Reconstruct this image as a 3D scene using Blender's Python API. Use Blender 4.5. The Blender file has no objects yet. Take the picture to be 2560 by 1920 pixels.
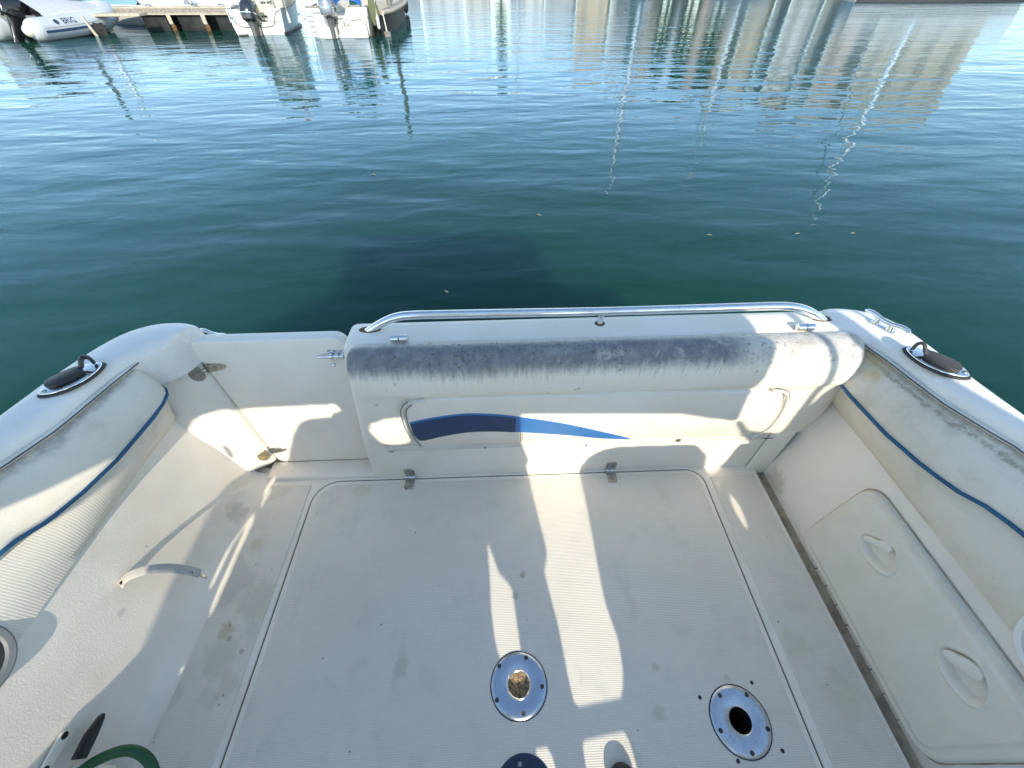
import bpy, bmesh, math, random
from math import radians, sin, cos, tan, pi, sqrt
from mathutils import Vector, Matrix
from mathutils.geometry import tessellate_polygon
random.seed(7)
S = bpy.context.scene
COL = S.collection

# ------------------------------------------------------------------ camera
cam = bpy.data.cameras.new("camera")
camera = bpy.data.objects.new("camera", cam)
COL.objects.link(camera)
S.camera = camera
cam.sensor_fit = 'HORIZONTAL'
cam.sensor_width = 36.0
cam.lens = 995.5 / 2560 * 36.0
cam.clip_start = 0.02
cam.clip_end = 6000
_R = Vector((0.99942289, -0.03259336, -0.00956878))
_U = Vector((0.03012199, 0.72013931, 0.69317533))
_F = Vector((0.01570205, 0.69306353, -0.72070548))
camera.matrix_world = Matrix(((_R.x, _U.x, -_F.x, 0), (_R.y, _U.y, -_F.y, 0), (_R.z, _U.z, -_F.z, 1.47), (0, 0, 0, 1)))

# ------------------------------------------------------------------ sky and sun
SUN_EL, SUN_AZ = radians(30.0), radians(9.0)     # behind the photographer, a little to the right
SKY_STRENGTH, SUN_STRENGTH, EXPOSURE = 0.15, 2.3, 1.28
sun_vec = Vector((sin(SUN_AZ) * cos(SUN_EL), -cos(SUN_AZ) * cos(SUN_EL), sin(SUN_EL)))
world = bpy.data.worlds.new("World")
S.world = world
world.use_nodes = True
wn = world.node_tree
bg = wn.nodes["Background"]
sky = wn.nodes.new("ShaderNodeTexSky")
sky.sky_type = 'NISHITA'
sky.sun_disc = False
sky.sun_elevation = SUN_EL
sky.sun_rotation = radians(180) - SUN_AZ
sky.air_density = 1.0
sky.dust_density = 0.1
sky.ozone_density = 2.0
tint = wn.nodes.new("ShaderNodeMix")          # camera white balance for daylight shade, the same over the whole sky
tint.data_type = 'RGBA'
tint.blend_type = 'MULTIPLY'
tint.inputs[0].default_value = 1.0
tint.inputs[7].default_value = (1.05, 0.98, 0.86, 1)
wn.links.new(sky.outputs[0], tint.inputs[6])
wn.links.new(tint.outputs[2], bg.inputs[0])
bg.inputs[1].default_value = SKY_STRENGTH
sl = bpy.data.lights.new("sun", 'SUN')
sl.energy = SUN_STRENGTH
sl.angle = radians(0.5)
sl.color = (1.0, 0.91, 0.75)
sun = bpy.data.objects.new("sun", sl)
COL.objects.link(sun)
sun.location = (3, -10, 12)
sun.rotation_euler = (-sun_vec).to_track_quat('-Z', 'Y').to_euler()
S.cycles.diffuse_bounces = 8
S.view_settings.view_transform = 'Standard'
S.view_settings.look = 'None'
S.view_settings.exposure = EXPOSURE
S.view_settings.gamma = 1.0
S.view_settings.use_curve_mapping = False

# ------------------------------------------------------------------ materials
class NT:
    def __init__(self, name):
        self.m = bpy.data.materials.new(name)
        self.m.use_nodes = True
        self.t = self.m.node_tree
        self.b = self.t.nodes["Principled BSDF"]
        self.co = None
    def n(self, typ, **kw):
        nd = self.t.nodes.new("ShaderNode" + typ)
        for k, v in kw.items():
            setattr(nd, k, v)
        return nd
    def l(self, a, b):
        self.t.links.new(a, b)
    def coord(self, scale=(1, 1, 1), rot=(0, 0, 0), uv=False):
        if self.co is None:
            self.co = self.n("TexCoord")
        mp = self.n("Mapping")
        mp.inputs["Scale"].default_value = scale
        mp.inputs["Rotation"].default_value = rot
        self.l(self.co.outputs["UV" if uv else "Object"], mp.inputs["Vector"])
        return mp.outputs[0]
    def noise(self, vec, scale, detail=3, rough=.55, dist=0):
        nd = self.n("TexNoise")
        nd.inputs["Scale"].default_value = scale
        nd.inputs["Detail"].default_value = detail
        nd.inputs["Roughness"].default_value = rough
        nd.inputs["Distortion"].default_value = dist
        self.l(vec, nd.inputs["Vector"])
        return nd.outputs[0]
    def math(self, op, a, b=None, c=None, clamp=False):
        nd = self.n("Math", operation=op)
        nd.use_clamp = clamp
        for i, v in enumerate((a, b, c)):
            if v is None:
                continue
            if isinstance(v, (int, float)):
                nd.inputs[i].default_value = v
            else:
                self.l(v, nd.inputs[i])
        return nd.outputs[0]
    def ramp(self, fac, lo, hi, a=0.0, b=1.0):
        nd = self.n("MapRange")
        nd.interpolation_type = 'SMOOTHSTEP'
        self.l(fac, nd.inputs[0])
        for i, v in zip((1, 2, 3, 4), (lo, hi, a, b)):
            nd.inputs[i].default_value = v
        return nd.outputs[0]
    def mix(self, fac, a, b):
        nd = self.n("Mix", data_type='RGBA')
        if isinstance(fac, (int, float)):
            nd.inputs[0].default_value = fac
        else:
            self.l(fac, nd.inputs[0])
        for i, v in ((6, a), (7, b)):
            if isinstance(v, (tuple, list)):
                nd.inputs[i].default_value = (*v[:3], 1)
            else:
                self.l(v, nd.inputs[i])
        return nd.outputs[2]
    def spots(self, vec, col, lst):
        # worn and stained places, each where it lies on the boat: (x, y, z, radius, colour, strength)
        n3 = self.n("TexNoise")
        n3.inputs["Scale"].default_value = 38
        n3.inputs["Detail"].default_value = 3
        self.l(vec, n3.inputs["Vector"])
        for x, y, z, r, c, st in lst:
            off = self.n("VectorMath", operation='MULTIPLY_ADD')
            self.l(n3.outputs[1], off.inputs[0])
            off.inputs[1].default_value = (r * 1.6,) * 3
            self.l(vec, off.inputs[2])
            d = self.n("VectorMath", operation='DISTANCE')
            self.l(off.outputs[0], d.inputs[0])
            d.inputs[1].default_value = (x + r * .8, y + r * .8, z + r * .8)
            col = self.mix(self.ramp(d.outputs["Value"], r * 1.05, r * .55, 0, st), col, c)
        return col
    def bump(self, h, dist=0.001, strength=1.0, prev=None):
        nd = self.n("Bump")
        nd.inputs["Strength"].default_value = strength
        nd.inputs["Distance"].default_value = dist
        self.l(h, nd.inputs["Height"])
        if prev is not None:
            self.l(prev, nd.inputs["Normal"])
        return nd.outputs[0]
    def set(self, **kw):
        for k, v in kw.items():
            s = self.b.inputs[k.replace("_", " ")]
            if isinstance(v, (int, float)):
                s.default_value = v
            elif isinstance(v, tuple):
                s.default_value = (*v, 1) if s.type == 'RGBA' and len(v) == 3 else v
            else:
                self.l(v, s)
        return self.m

def plain(name, col, rough=.45, metal=0.0, var=.08, nscale=14, bump=0.0, bscale=120, coat=0.0):
    k = NT(name)
    v = k.coord()
    n1 = k.noise(v, nscale, 4)
    lo = tuple(c * (1 - var) for c in col)
    hi = tuple(min(1, c * (1 + var)) for c in col)
    c = k.mix(k.ramp(n1, .3, .7), lo, hi)
    k.set(Base_Color=c, Roughness=k.ramp(n1, .2, .8, max(.02, rough - .05), min(1, rough + .07)), Metallic=metal)
    if coat:
        k.set(Coat_Weight=coat, Coat_Roughness=.1)
    if bump:
        k.set(Normal=k.bump(k.noise(v, bscale, 3), bump))
    return k.m

def gelcoat(name, col=(.84, .795, .72), rough=.33, speck=.9, bump=.0004, dirt=.10, spots=()):
    k = NT(name)
    v = k.coord()
    big = k.noise(v, 2.6, 4, .6)
    fine = k.noise(v, 38, 3, .6)
    c = k.mix(k.ramp(big, .36, .72), col, tuple(x * (1 - dirt) * y for x, y in zip(col, (1, .985, .95))))
    vo = k.n("TexVoronoi")
    vo.inputs["Scale"].default_value = 20
    k.l(v, vo.inputs["Vector"])
    wob = k.math('ADD', vo.outputs["Distance"], k.math('MULTIPLY', fine, .06))
    dot = k.math('LESS_THAN', wob, .058)
    keep = k.math('GREATER_THAN', k.noise(v, 7.3, 1), .53)
    c = k.mix(k.math('MULTIPLY', k.math('MULTIPLY', dot, keep), speck), c, (.08, .075, .065))
    scr = k.noise(k.coord((3, 60, 20), (0, .3, .5)), 3.2, 2)
    c = k.mix(k.ramp(scr, .70, .80, 0, .16), c, (.35, .34, .31))
    c = k.spots(v, c, spots)
    k.set(Base_Color=c, Roughness=k.ramp(fine, .3, .8, rough - .05, rough + .16), Specular_IOR_Level=.45)
    k.set(Normal=k.bump(k.noise(v, 240, 2), bump, 1.0))
    return k.m

def texture_deck():
    # moulded white side deck with a pebbled, slightly glittering grain
    k = NT("pebbled_gelcoat")
    v = k.coord()
    big = k.noise(v, 4, 3)
    c = k.mix(k.ramp(big, .35, .75), (.82, .80, .765), (.74, .72, .685))
    n1 = k.noise(k.coord((1, 1, 1)), 150, 2, .5)
    smudge = k.noise(v, 11, 3, .6)
    c = k.mix(k.ramp(smudge, .62, .8, 0, .25), c, (.33, .33, .34))
    k.set(Base_Color=c, Roughness=.42, Normal=k.bump(n1, .0016, .8))
    return k.m

def nonskid():
    k = NT("non_skid_gelcoat")
    v = k.coord()
    big = k.noise(v, 1.7, 5, .62)
    mid = k.noise(v, 9, 4, .6)
    base = k.mix(k.ramp(big, .3, .7), (.77, .72, .64), (.71, .665, .585))
    base = k.mix(k.ramp(mid, .5, .78, 0, .35), base, (.50, .48, .44))
    # damp patches and rusty marks on the port side
    st = k.noise(v, 4.2, 3, .5, .6)
    sep = k.n("SeparateXYZ")
    k.l(k.co.outputs["Object"], sep.inputs[0])
    left = k.ramp(sep.outputs[0], -.78, -.86)
    base = k.mix(k.math('MULTIPLY', k.ramp(st, .55, .62, 0, .22), left), base, (.33, .33, .31))
    st2 = k.noise(v, 6.1, 2, .5)
    base = k.mix(k.math('MULTIPLY', k.ramp(st2, .67, .76, 0, .5), left), base, (.42, .32, .16))
    vo = k.n("TexVoronoi")
    vo.inputs["Scale"].default_value = 17
    k.l(v, vo.inputs["Vector"])
    wob = k.math('ADD', vo.outputs["Distance"], k.math('MULTIPLY', mid, .09))
    dot = k.math('LESS_THAN', wob, .095)
    keep = k.math('GREATER_THAN', k.noise(v, 5.1, 1), .50)
    base = k.mix(k.math('MULTIPLY', k.math('MULTIPLY', dot, keep), .75), base, (.10, .095, .09))
    smear = k.noise(k.coord((1, .35, 1), (0, 0, .2)), 6.5, 5, .7)
    base = k.mix(k.ramp(smear, .56, .74, 0, .30), base, (.40, .40, .41))
    base = k.spots(v, base, [(-.925, .345, 0, .030, (.34, .23, 0.05), 0.42), (-.905, .325, 0, .012, (.10, .10, 0.06), 0.42), (-.918, .362, 0, .008, (.08, .08, 0.05), 0.48),
        (-.849, .287, 0, .009, (.10, .10, 0.06), 0.42), (-.86, .43, 0, .075, (.36, .35, 0.19), 0.25), (-.91, .27, 0, .065, (.35, .35, 0.19), 0.25), (-.852, .205, 0, .045, (.36, .36, 0.20), 0.24),
        (-.941, .624, 0, .032, (.52, .43, 0.16), 0.30), (.04, .485, 0, .012, (.22, .22, 0.13), 0.48), (.013, .415, 0, .014, (.25, .25, 0.15), 0.42), (-.346, .23, 0, .028, (.36, .36, 0.22), 0.30),
        (.406, .096, 0, .026, (.30, .30, 0.18), 0.27), (.425, .202, 0, .016, (.25, .25, 0.15), 0.30), (.632, .169, 0, .014, (.30, .30, 0.18), 0.30), (.30, .02, 0, .04, (.42, .42, 0.25), 0.24),
        (.88, .25, 0, .05, (.50, .46, 0.23), 0.21), (.95, .12, 0, .07, (.48, .44, 0.22), 0.21), (-.60, .83, 0, .04, (.50, .49, 0.28), 0.30)])
    # moulded grain: fine ribs across with a finer cut along
    w = k.n("TexWave", wave_type='BANDS', bands_direction='Y')
    w.inputs["Scale"].default_value = 64
    w.inputs["Distortion"].default_value = .25
    w.inputs["Detail Scale"].default_value = 3
    k.l(v, w.inputs["Vector"])
    w2 = k.n("TexWave", wave_type='BANDS', bands_direction='X')
    w2.inputs["Scale"].default_value = 64
    k.l(v, w2.inputs["Vector"])
    h = k.math('MULTIPLY', w.outputs["Fac"], k.ramp(w2.outputs["Fac"], 0, .6, .55, 1.0))
    base = k.mix(k.ramp(h, .0, .7, .22, 0), base, (.30, .29, .28))
    k.set(Base_Color=base, Roughness=.46, Specular_IOR_Level=.4)
    k.set(Normal=k.bump(h, .0007, .8))
    return k.m

def vinyl(name, col, rough=.5, ribs=False, dirt=.2, gr=.0005, edge=False):
    k = NT(name)
    v = k.coord()
    n1 = k.noise(v, 3.2, 5, .62)
    n2 = k.noise(v, 14, 5, .65)
    c = k.mix(k.ramp(n1, .35, .75), col, tuple(x * y for x, y in zip(col, (.93, .90, .84))))
    c = k.mix(k.ramp(n2, .52, .80, 0, dirt), c, (.25, .24, .22))
    spk = k.noise(v, 130, 2, .6)
    c = k.mix(k.ramp(spk, .66, .76, 0, dirt), c, (.22, .21, .2))
    if edge:
        sp = k.n("SeparateXYZ")
        k.l(k.co.outputs["UV"], sp.inputs[0])
        e = k.math('ADD', sp.outputs[1], k.math('MULTIPLY', k.math('SUBTRACT', k.noise(v, 11, 5, .7), .5), .5))
        c = k.mix(k.math('MULTIPLY', k.ramp(e, .24, .04), k.ramp(k.noise(v, 60, 4, .7), .30, .62, .30, .75)), c, (.27, .255, .235))
        sx = k.n("SeparateXYZ")
        k.l(k.co.outputs["Object"], sx.inputs[0])
        right = k.ramp(sx.outputs[0], -.2, .2)
        # starboard pad: cracked pale edge along the seam, yellowed aft end, brown ingrained dirt
        crk = k.math('ADD', sp.outputs[1], k.math('MULTIPLY', k.math('SUBTRACT', k.noise(v, 26, 5, .75), .5), .22))
        line = k.math('MULTIPLY', k.ramp(crk, .12, .17), k.ramp(crk, .27, .20))
        c = k.mix(k.math('MULTIPLY', k.math('MULTIPLY', line, right), k.ramp(k.noise(v, 75, 3, .7), .35, .6, .1, .7)), c, (.20, .165, .11))
        c = k.mix(k.math('MULTIPLY', k.math('MULTIPLY', k.ramp(k.noise(v, 6, 5, .7), .40, .68), right), .42), c, (.40, .345, .27))
        yel = k.math('MULTIPLY', k.ramp(k.noise(v, 9, 4, .6), .38, .58), k.ramp(sp.outputs[0], .66, .80))
        c = k.mix(k.math('MULTIPLY', k.math('MULTIPLY', yel, right), .8), c, (.56, .42, .19))
    k.set(Base_Color=c, Roughness=rough, Specular_IOR_Level=.35)
    if ribs:
        w = k.n("TexWave", wave_type='BANDS', bands_direction='Y')
        w.inputs["Scale"].default_value = 52
        w.inputs["Distortion"].default_value = 2.2
        w.inputs["Detail"].default_value = 2
        w.inputs["Detail Scale"].default_value = .35
        k.l(v, w.inputs["Vector"])
        c2 = k.mix(k.ramp(w.outputs["Fac"], 0, .6, .09, 0), c, (.25, .24, .22))
        k.set(Base_Color=c2, Normal=k.bump(w.outputs["Fac"], .0003, .8))
    else:
        soft = k.bump(k.noise(v, 7, 2), .012, .5)
        k.set(Normal=k.bump(k.noise(v, 190, 3), gr, .8, prev=soft))
    return k.m

def seat_vinyl():
    # stern backrest: mildew lies along its top edge and runs down in drips
    k = NT("mildewed_vinyl")
    uv = k.coord(uv=True)
    v = k.coord()
    sep = k.n("SeparateXYZ")
    k.l(k.co.outputs["UV"], sep.inputs[0])
    u, s = sep.outputs[0], sep.outputs[1]
    n1 = k.noise(v, 3.0, 4)
    c = k.mix(k.ramp(n1, .35, .75), (.80, .755, .67), (.75, .69, .59))
    soot = k.noise(v, 24, 6, .72)
    drip = k.noise(k.coord((120, 9, 1), uv=True), 1.0, 4, .7)
    low = k.noise(v, 2.2, 2)
    # how far the mildew reaches down from the back edge, broken by short drips
    n120 = k.noise(k.coord((70, 12, 1), uv=True), 1.0, 5, .75)
    edge = k.math('ADD', k.math('MULTIPLY_ADD', n120, .050, .086), k.math('MULTIPLY', low, .035))
    dd = k.math('SUBTRACT', edge, s)
    m = k.ramp(dd, -.022, .030)
    m = k.math('MULTIPLY', m, k.ramp(s, .006, .045, .30, 1))
    m = k.math('MULTIPLY', m, k.ramp(soot, .30, .62, .84, 1))
    worn = k.noise(v, 13, 6, .75)
    thin = k.math('MULTIPLY', k.ramp(worn, .52, .68), k.ramp(u, .0, .35, .06, .42))
    m = k.math('MULTIPLY', m, k.math('SUBTRACT', 1.0, thin))
    m = k.math('MULTIPLY', m, k.ramp(u, .62, .72, 1, .38))
    c = k.mix(k.math('MULTIPLY', m, .92), c, (.115, .122, .145))
    sp = k.noise(v, 88, 3, .62)
    spk = k.math('MULTIPLY', k.ramp(sp, .57, .66), k.ramp(dd, -.03, .02))
    spk = k.math('MULTIPLY', spk, k.ramp(k.noise(v, 5, 3), .36, .60, .25, 1))
    c = k.mix(k.math('MULTIPLY', spk, .62), c, (.016, .018, .026))
    drip2 = k.noise(k.coord((105, 9, 1), uv=True), 1.0, 5, .75)
    d2 = k.math('MULTIPLY', k.ramp(drip2, .52, .70), k.ramp(dd, -.060, -.005))
    c = k.mix(k.math('MULTIPLY', k.math('MULTIPLY', d2, k.ramp(u, .62, .70, 1, .2)), .45), c, (.15, .14, .125))
    # the sunlit right end is ingrained with grey-brown dirt
    rb = k.math('MULTIPLY', k.ramp(u, .62, .80), k.ramp(k.noise(v, 34, 5, .7), .38, .66))
    c = k.mix(k.math('MULTIPLY', k.math('MULTIPLY', rb, k.ramp(s, .24, .02)), .55), c, (.30, .265, .21))
    mk = k.noise(v, 42, 2, .5)
    c = k.mix(k.math('MULTIPLY', k.ramp(mk, .71, .74), .5), c, (.2, .19, .17))
    soft = k.bump(k.noise(v, 6, 2), .012, .5)
    wr = k.bump(k.noise(k.coord((30, 4, 30)), 1.4, 2), .002, .5, prev=soft)
    k.set(Base_Color=c, Roughness=.52, Specular_IOR_Level=.35, Normal=k.bump(k.noise(v, 210, 3), .0007, .8, prev=wr))
    return k.m

def chrome(name, col=(.78, .79, .80), rough=.09, stain=0.0):
    k = NT(name)
    v = k.coord()
    n1 = k.noise(v, 60, 4, .6)
    c = k.mix(k.ramp(n1, .4, .8), col, tuple(x * .82 for x in col))
    if stain:
        n2 = k.noise(v, 70, 4, .6)
        c = k.mix(k.ramp(n2, .5, .66, 0, stain), c, (.20, .12, .05))
    k.set(Base_Color=c, Metallic=1.0, Roughness=k.ramp(n1, .25, .8, rough, rough + .1))
    return k.m

def water_mat():
    k = NT("harbour_water")
    v = k.n("TexCoord").outputs["Object"]
    def mp(scale, rz):
        m = k.n("Mapping")
        m.inputs["Scale"].default_value = scale
        m.inputs["Rotation"].default_value = (0, 0, rz)
        k.l(v, m.inputs["Vector"])
        return m.outputs[0]
    swell = k.noise(mp((.38, 1.0, 1), radians(-7)), 1.15, 2, .45, .35)
    mid = k.noise(mp((.42, 1.0, 1), radians(6)), 3.0, 2, .5, .3)
    rip = k.noise(mp((.9, 1.0, 1), radians(-14)), 12.5, 2, .5)
    # breeze lies on the far water, the lee behind the boat is calmer
    sp = k.n("SeparateXYZ")
    k.l(v, sp.inputs[0])
    far = k.ramp(sp.outputs[1], 4, 24, .12, 1.0)
    patch = k.ramp(k.noise(mp((.05, .12, 1), 0), 1.0, 2), .35, .65, .5, 1.2)
    h = k.math('ADD', k.math('MULTIPLY', swell, .034), k.math('MULTIPLY', mid, .0105))
    h = k.math('ADD', h, k.math('MULTIPLY', k.math('MULTIPLY', rip, .0050), k.math('MULTIPLY', far, patch)))
    nor = k.bump(h, 1.0, 1.0)
    tint = k.noise(mp((.3, .3, 1), 0), .8, 3)
    body = k.mix(k.ramp(tint, .3, .7), (.005, .036, .021), (.006, .043, .024))
    k.set(Base_Color=body, Roughness=.6, Specular_IOR_Level=0.0, Normal=nor,
          Subsurface_Weight=1.0, Subsurface_Radius=(.5, .9, .8), Subsurface_Scale=4.0)
    k.b.subsurface_method = 'RANDOM_WALK'
    gl = k.n("BsdfGlossy")
    gl.inputs["Color"].default_value = (.58, .70, .90, 1)
    gl.inputs["Roughness"].default_value = .015
    k.l(nor, gl.inputs["Normal"])
    fr = k.n("Fresnel")
    fr.inputs["IOR"].default_value = 1.30
    k.l(nor, fr.inputs["Normal"])
    mx = k.n("MixShader")
    k.l(fr.outputs[0], mx.inputs[0])
    k.l(k.b.outputs[0], mx.inputs[1])
    k.l(gl.outputs[0], mx.inputs[2])
    k.l(mx.outputs[0], k.t.nodes["Material Output"].inputs["Surface"])
    return k.m

M = {}
M['gel'] = gelcoat("white_gelcoat")
M['gel2'] = gelcoat("liner_gelcoat", (.82, .77, .69), .36, .9, .0005, .14, [(1.11, .254, .381, .010, (.15, .14, .13), .7), (1.11, .235, .373, .008, (.15, .14, .13), .7), (1.11, .429, .378, .012, (.40, .38, .34), .6),
    (-1.09, .349, .234, .016, (.50, .48, .44), .6), (-1.10, .519, .27, .006, (.3, .3, .28), .6), (-1.07, .02, .03, .05, (.42, .41, .38), .4), (-1.06, .75, .02, .05, (.45, .42, .35), .5), (1.07, .80, .03, .06, (.45, .40, .30), .5)])
M['deck'] = texture_deck()
M['skid'] = nonskid()
M['pad'] = vinyl("bolster_vinyl", (.74, .69, .60), .5, dirt=.25, edge=True)
M['skirt'] = vinyl("skirt_vinyl", (.72, .665, .57), .5, dirt=.22)
M['rib'] = vinyl("ribbed_vinyl", (.74, .69, .61), .55, ribs=True, dirt=.4)
M['seat'] = seat_vinyl()
M['panel'] = vinyl("inset_vinyl", (.81, .765, .69), .48, dirt=.08)
M['seam'] = plain("stitched_seam", (.10, .105, .13), .7)
M['pipe_white'] = plain("pale_piping", (.66, .64, .58), .45)
M['navy'] = plain("shaded_navy_vinyl", (.008, .034, .115), .42, var=.15)  # swoosh blue darkened for the half that lies in shade
M['blue'] = plain("blue_vinyl", (.03, .16, .42), .4, var=.1)
M['blue_pipe'] = plain("blue_piping_vinyl", (.008, .085, .18), .38, var=.18, nscale=30)
M['chrome'] = chrome("polished_steel")
M['steel'] = chrome("weathered_steel", (.50, .48, .43), .22, .65)
M['brass'] = chrome("rust_stained_steel", (.62, .50, .30), .25, .75)
M['alu'] = chrome("brushed_aluminium", (.60, .63, .68), .24)
M['alu_blue'] = chrome("polished_aluminium", (.55, .60, .68), .17)
M['dark_steel'] = chrome("dark_polished_steel", (.075, .085, .12), .14)
M['black'] = plain("black_rubber", (.012, .012, .014), .42, var=.3)
M['void'] = plain("dark_socket", (.006, .006, .006), .9)
M['rubber'] = plain("grey_black_rubber", (.045, .043, .042), .6, var=.3)
M['screw'] = chrome("screw_steel", (.40, .39, .37), .3, .3)
M['hose'] = plain("green_hose", (.006, .075, .026), .4, var=.2)
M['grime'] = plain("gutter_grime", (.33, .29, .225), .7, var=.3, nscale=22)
M['soil'] = plain("brown_debris", (.27, .19, .115), .9, var=.6, nscale=140, bump=.004, bscale=160)
M['rust'] = plain("rust_stain", (.17, .085, .03), .8, var=.5, nscale=120)
M['strap'] = plain("worn_webbing", (.45, .43, .39), .7, var=.12, bump=.0008, bscale=400)
M['plastic'] = plain("offwhite_plastic", (.78, .75, .66), .38, var=.03)
def locker_plastic():
    k = NT("offwhite_plastic_panel")
    v = k.coord()
    n1 = k.noise(v, 9, 5, .65)
    c = k.mix(k.ramp(n1, .35, .75), (.76, .725, .63), (.70, .665, .57))
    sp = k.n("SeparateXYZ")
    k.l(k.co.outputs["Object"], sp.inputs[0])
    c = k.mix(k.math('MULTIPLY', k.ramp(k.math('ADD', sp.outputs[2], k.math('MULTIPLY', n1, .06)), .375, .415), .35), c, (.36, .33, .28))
    c = k.spots(v, c, [(1.06, .208, .352, .020, (.40, .35, .24), .75), (1.06, .091, .318, .014, (.20, .17, .12), .6), (1.06, .125, .345, .035, (.42, .40, .35), .5), (1.06, .479, .298, .007, (.25, .22, .17), .7), (1.06, .30, .33, .010, (.45, .43, .38), .5)])
    k.set(Base_Color=c, Roughness=.42, Normal=k.bump(k.noise(v, 420, 2), .0003))
    return k.m
M['plastic_d'] = locker_plastic()
M['water'] = water_mat()
M['hull'] = plain("white_hull_paint", (.66, .64, .57), .25, var=.03, nscale=3, coat=.3)
M['cream'] = plain("cream_deck", (.62, .59, .49), .4, var=.05)
M['antifoul'] = plain("black_waterline", (.012, .014, .02), .5)
M['grey_trim'] = plain("grey_rubbing_strake", (.15, .16, .17), .5)
M['cowl_navy'] = plain("navy_cowling", (.02, .026, .036), .22, var=.2, coat=.6)
M['cowl_silver'] = plain("silver_cowling", (.30, .32, .35), .25, .55, coat=.5)
M['cowl_black'] = plain("black_cowling", (.008, .008, .009), .2, var=.2, coat=.6)
M['engine_grey'] = plain("grey_engine_leg", (.10, .10, .105), .4)
M['tube_white'] = plain("white_rubber_tube", (.50, .53, .56), .5, var=.04)
M['cloth_white'] = plain("white_boat_cover", (.52, .53, .56), .8, var=.06, bump=.02, bscale=5)
M['tarp_blue'] = plain("blue_tarpaulin", (.02, .12, .40), .45, var=.25, nscale=6, bump=.03, bscale=9)
M['tarp_green'] = plain("dark_green_canvas", (.004, .06, .045), .7, var=.2)
M['cover_teal'] = plain("pale_teal_cover", (.20, .36, .40), .6, var=.15)
M['glass_green'] = plain("green_tinted_glazing", (.13, .19, .17), .12, var=.2)
M['wood_grey'] = plain("weathered_decking", (.27, .235, .20), .8, var=.25, nscale=9, bump=.004, bscale=30)
M['wood_pale'] = plain("sunbleached_beam", (.44, .39, .30), .75, var=.12, nscale=6)
M['float'] = plain("black_float", (.016, .017, .016), .55, var=.5, nscale=2.5)
M['pile'] = plain("grey_steel_pile", (.17, .16, .14), .6, var=.3)
M['growth'] = plain("weedy_growth", (.12, .065, .02), .9, var=.6, nscale=20)
M['rope'] = plain("pale_mooring_rope", (.62, .60, .52), .8)
M['mast'] = plain("bright_mast", (.97, .96, .93), .42, .9, var=.03)
M['dark_line'] = plain("black_rigging", (.02, .025, .03), .5)
M['letter_dark'] = plain("dark_blue_letters", (.02, .05, .11), .5)
M['red'] = plain("red_cloth", (.45, .04, .035), .7)
M['leaf'] = plain("dry_leaf", (.60, .55, .40), .7)
M['olive'] = plain("olive_canvas", (.10, .11, .05), .7)

# ------------------------------------------------------------------ mesh helpers
def link(name, me, mat=None, parent=None, loc=None):
    o = bpy.data.objects.new(name, me)
    COL.objects.link(o)
    if mat is not None and me is not None:
        me.materials.append(M[mat])
    if parent is not None:
        o.parent = parent
    if loc is not None:
        o.location = loc
    return o

def mesh(name, verts, faces, mat, parent=None, ang=42, uvs=None):
    me = bpy.data.meshes.new(name)
    me.from_pydata([tuple(v) for v in verts], [], faces)
    if uvs is not None:
        ul = me.uv_layers.new(name="UVMap")
        for lp in me.loops:
            ul.data[lp.index].uv = uvs[lp.vertex_index]
    bm = bmesh.new()
    bm.from_mesh(me)
    bmesh.ops.recalc_face_normals(bm, faces=bm.faces)
    bm.to_mesh(me)
    bm.free()
    me.shade_smooth()
    me.set_sharp_from_angle(angle=radians(ang))
    return link(name, me, mat, parent)

def from_bm(name, bm, mat, parent=None, ang=42):
    me = bpy.data.meshes.new(name)
    bmesh.ops.recalc_face_normals(bm, faces=bm.faces)
    bm.to_mesh(me)
    bm.free()
    me.shade_smooth()
    me.set_sharp_from_angle(angle=radians(ang))
    return link(name, me, mat, parent)

def empty(name, loc=(0, 0, 0), rz=0.0, label=None, cat=None, group=None):
    o = bpy.data.objects.new(name, None)
    o.empty_display_size = .2
    COL.objects.link(o)
    o.location = loc
    o.rotation_euler = (0, 0, rz)
    tag(o, label, cat, group)
    return o

def tag(o, label=None, cat=None, group=None, kind=None):
    for k, v in (("label", label), ("category", cat), ("group", group), ("kind", kind)):
        if v:
            o[k] = v
    return o

def add_box(bm, c, s, bevel=0.0, seg=2, mat4=None):
    r = bmesh.ops.create_cube(bm, size=1.0)
    vs = r['verts']
    for v in vs:
        v.co = Vector((v.co.x * s[0], v.co.y * s[1], v.co.z * s[2]))
        if mat4 is not None:
            v.co = mat4 @ v.co
        v.co += Vector(c)
    if bevel:
        es = list({e for v in vs for e in v.link_edges})
        bmesh.ops.bevel(bm, geom=es, offset=bevel, segments=seg, profile=.5, affect='EDGES')

def box(name, c, s, mat, parent=None, bevel=.003, seg=2, rot=None):
    bm = bmesh.new()
    add_box(bm, c, s, bevel, seg, rot)
    return from_bm(name, bm, mat, parent)

def smooth_path(pts, sub=6, closed=False):
    P = [Vector(p) for p in pts]
    n = len(P)
    if n < 3:
        return P
    out = []
    rng = range(n if closed else n - 1)
    for i in rng:
        p0 = P[(i - 1) % n] if (closed or i > 0) else P[0] * 2 - P[1]
        p1, p2 = P[i], P[(i + 1) % n]
        p3 = P[(i + 2) % n] if (closed or i + 2 < n) else P[-1] * 2 - P[-2]
        for k in range(sub):
            t = k / sub
            out.append(.5 * ((2 * p1) + (p2 - p0) * t + (2 * p0 - 5 * p1 + 4 * p2 - p3) * t * t + (3 * p1 - p0 - 3 * p2 + p3) * t ** 3))
    if not closed:
        out.append(P[-1])
    return out

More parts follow.
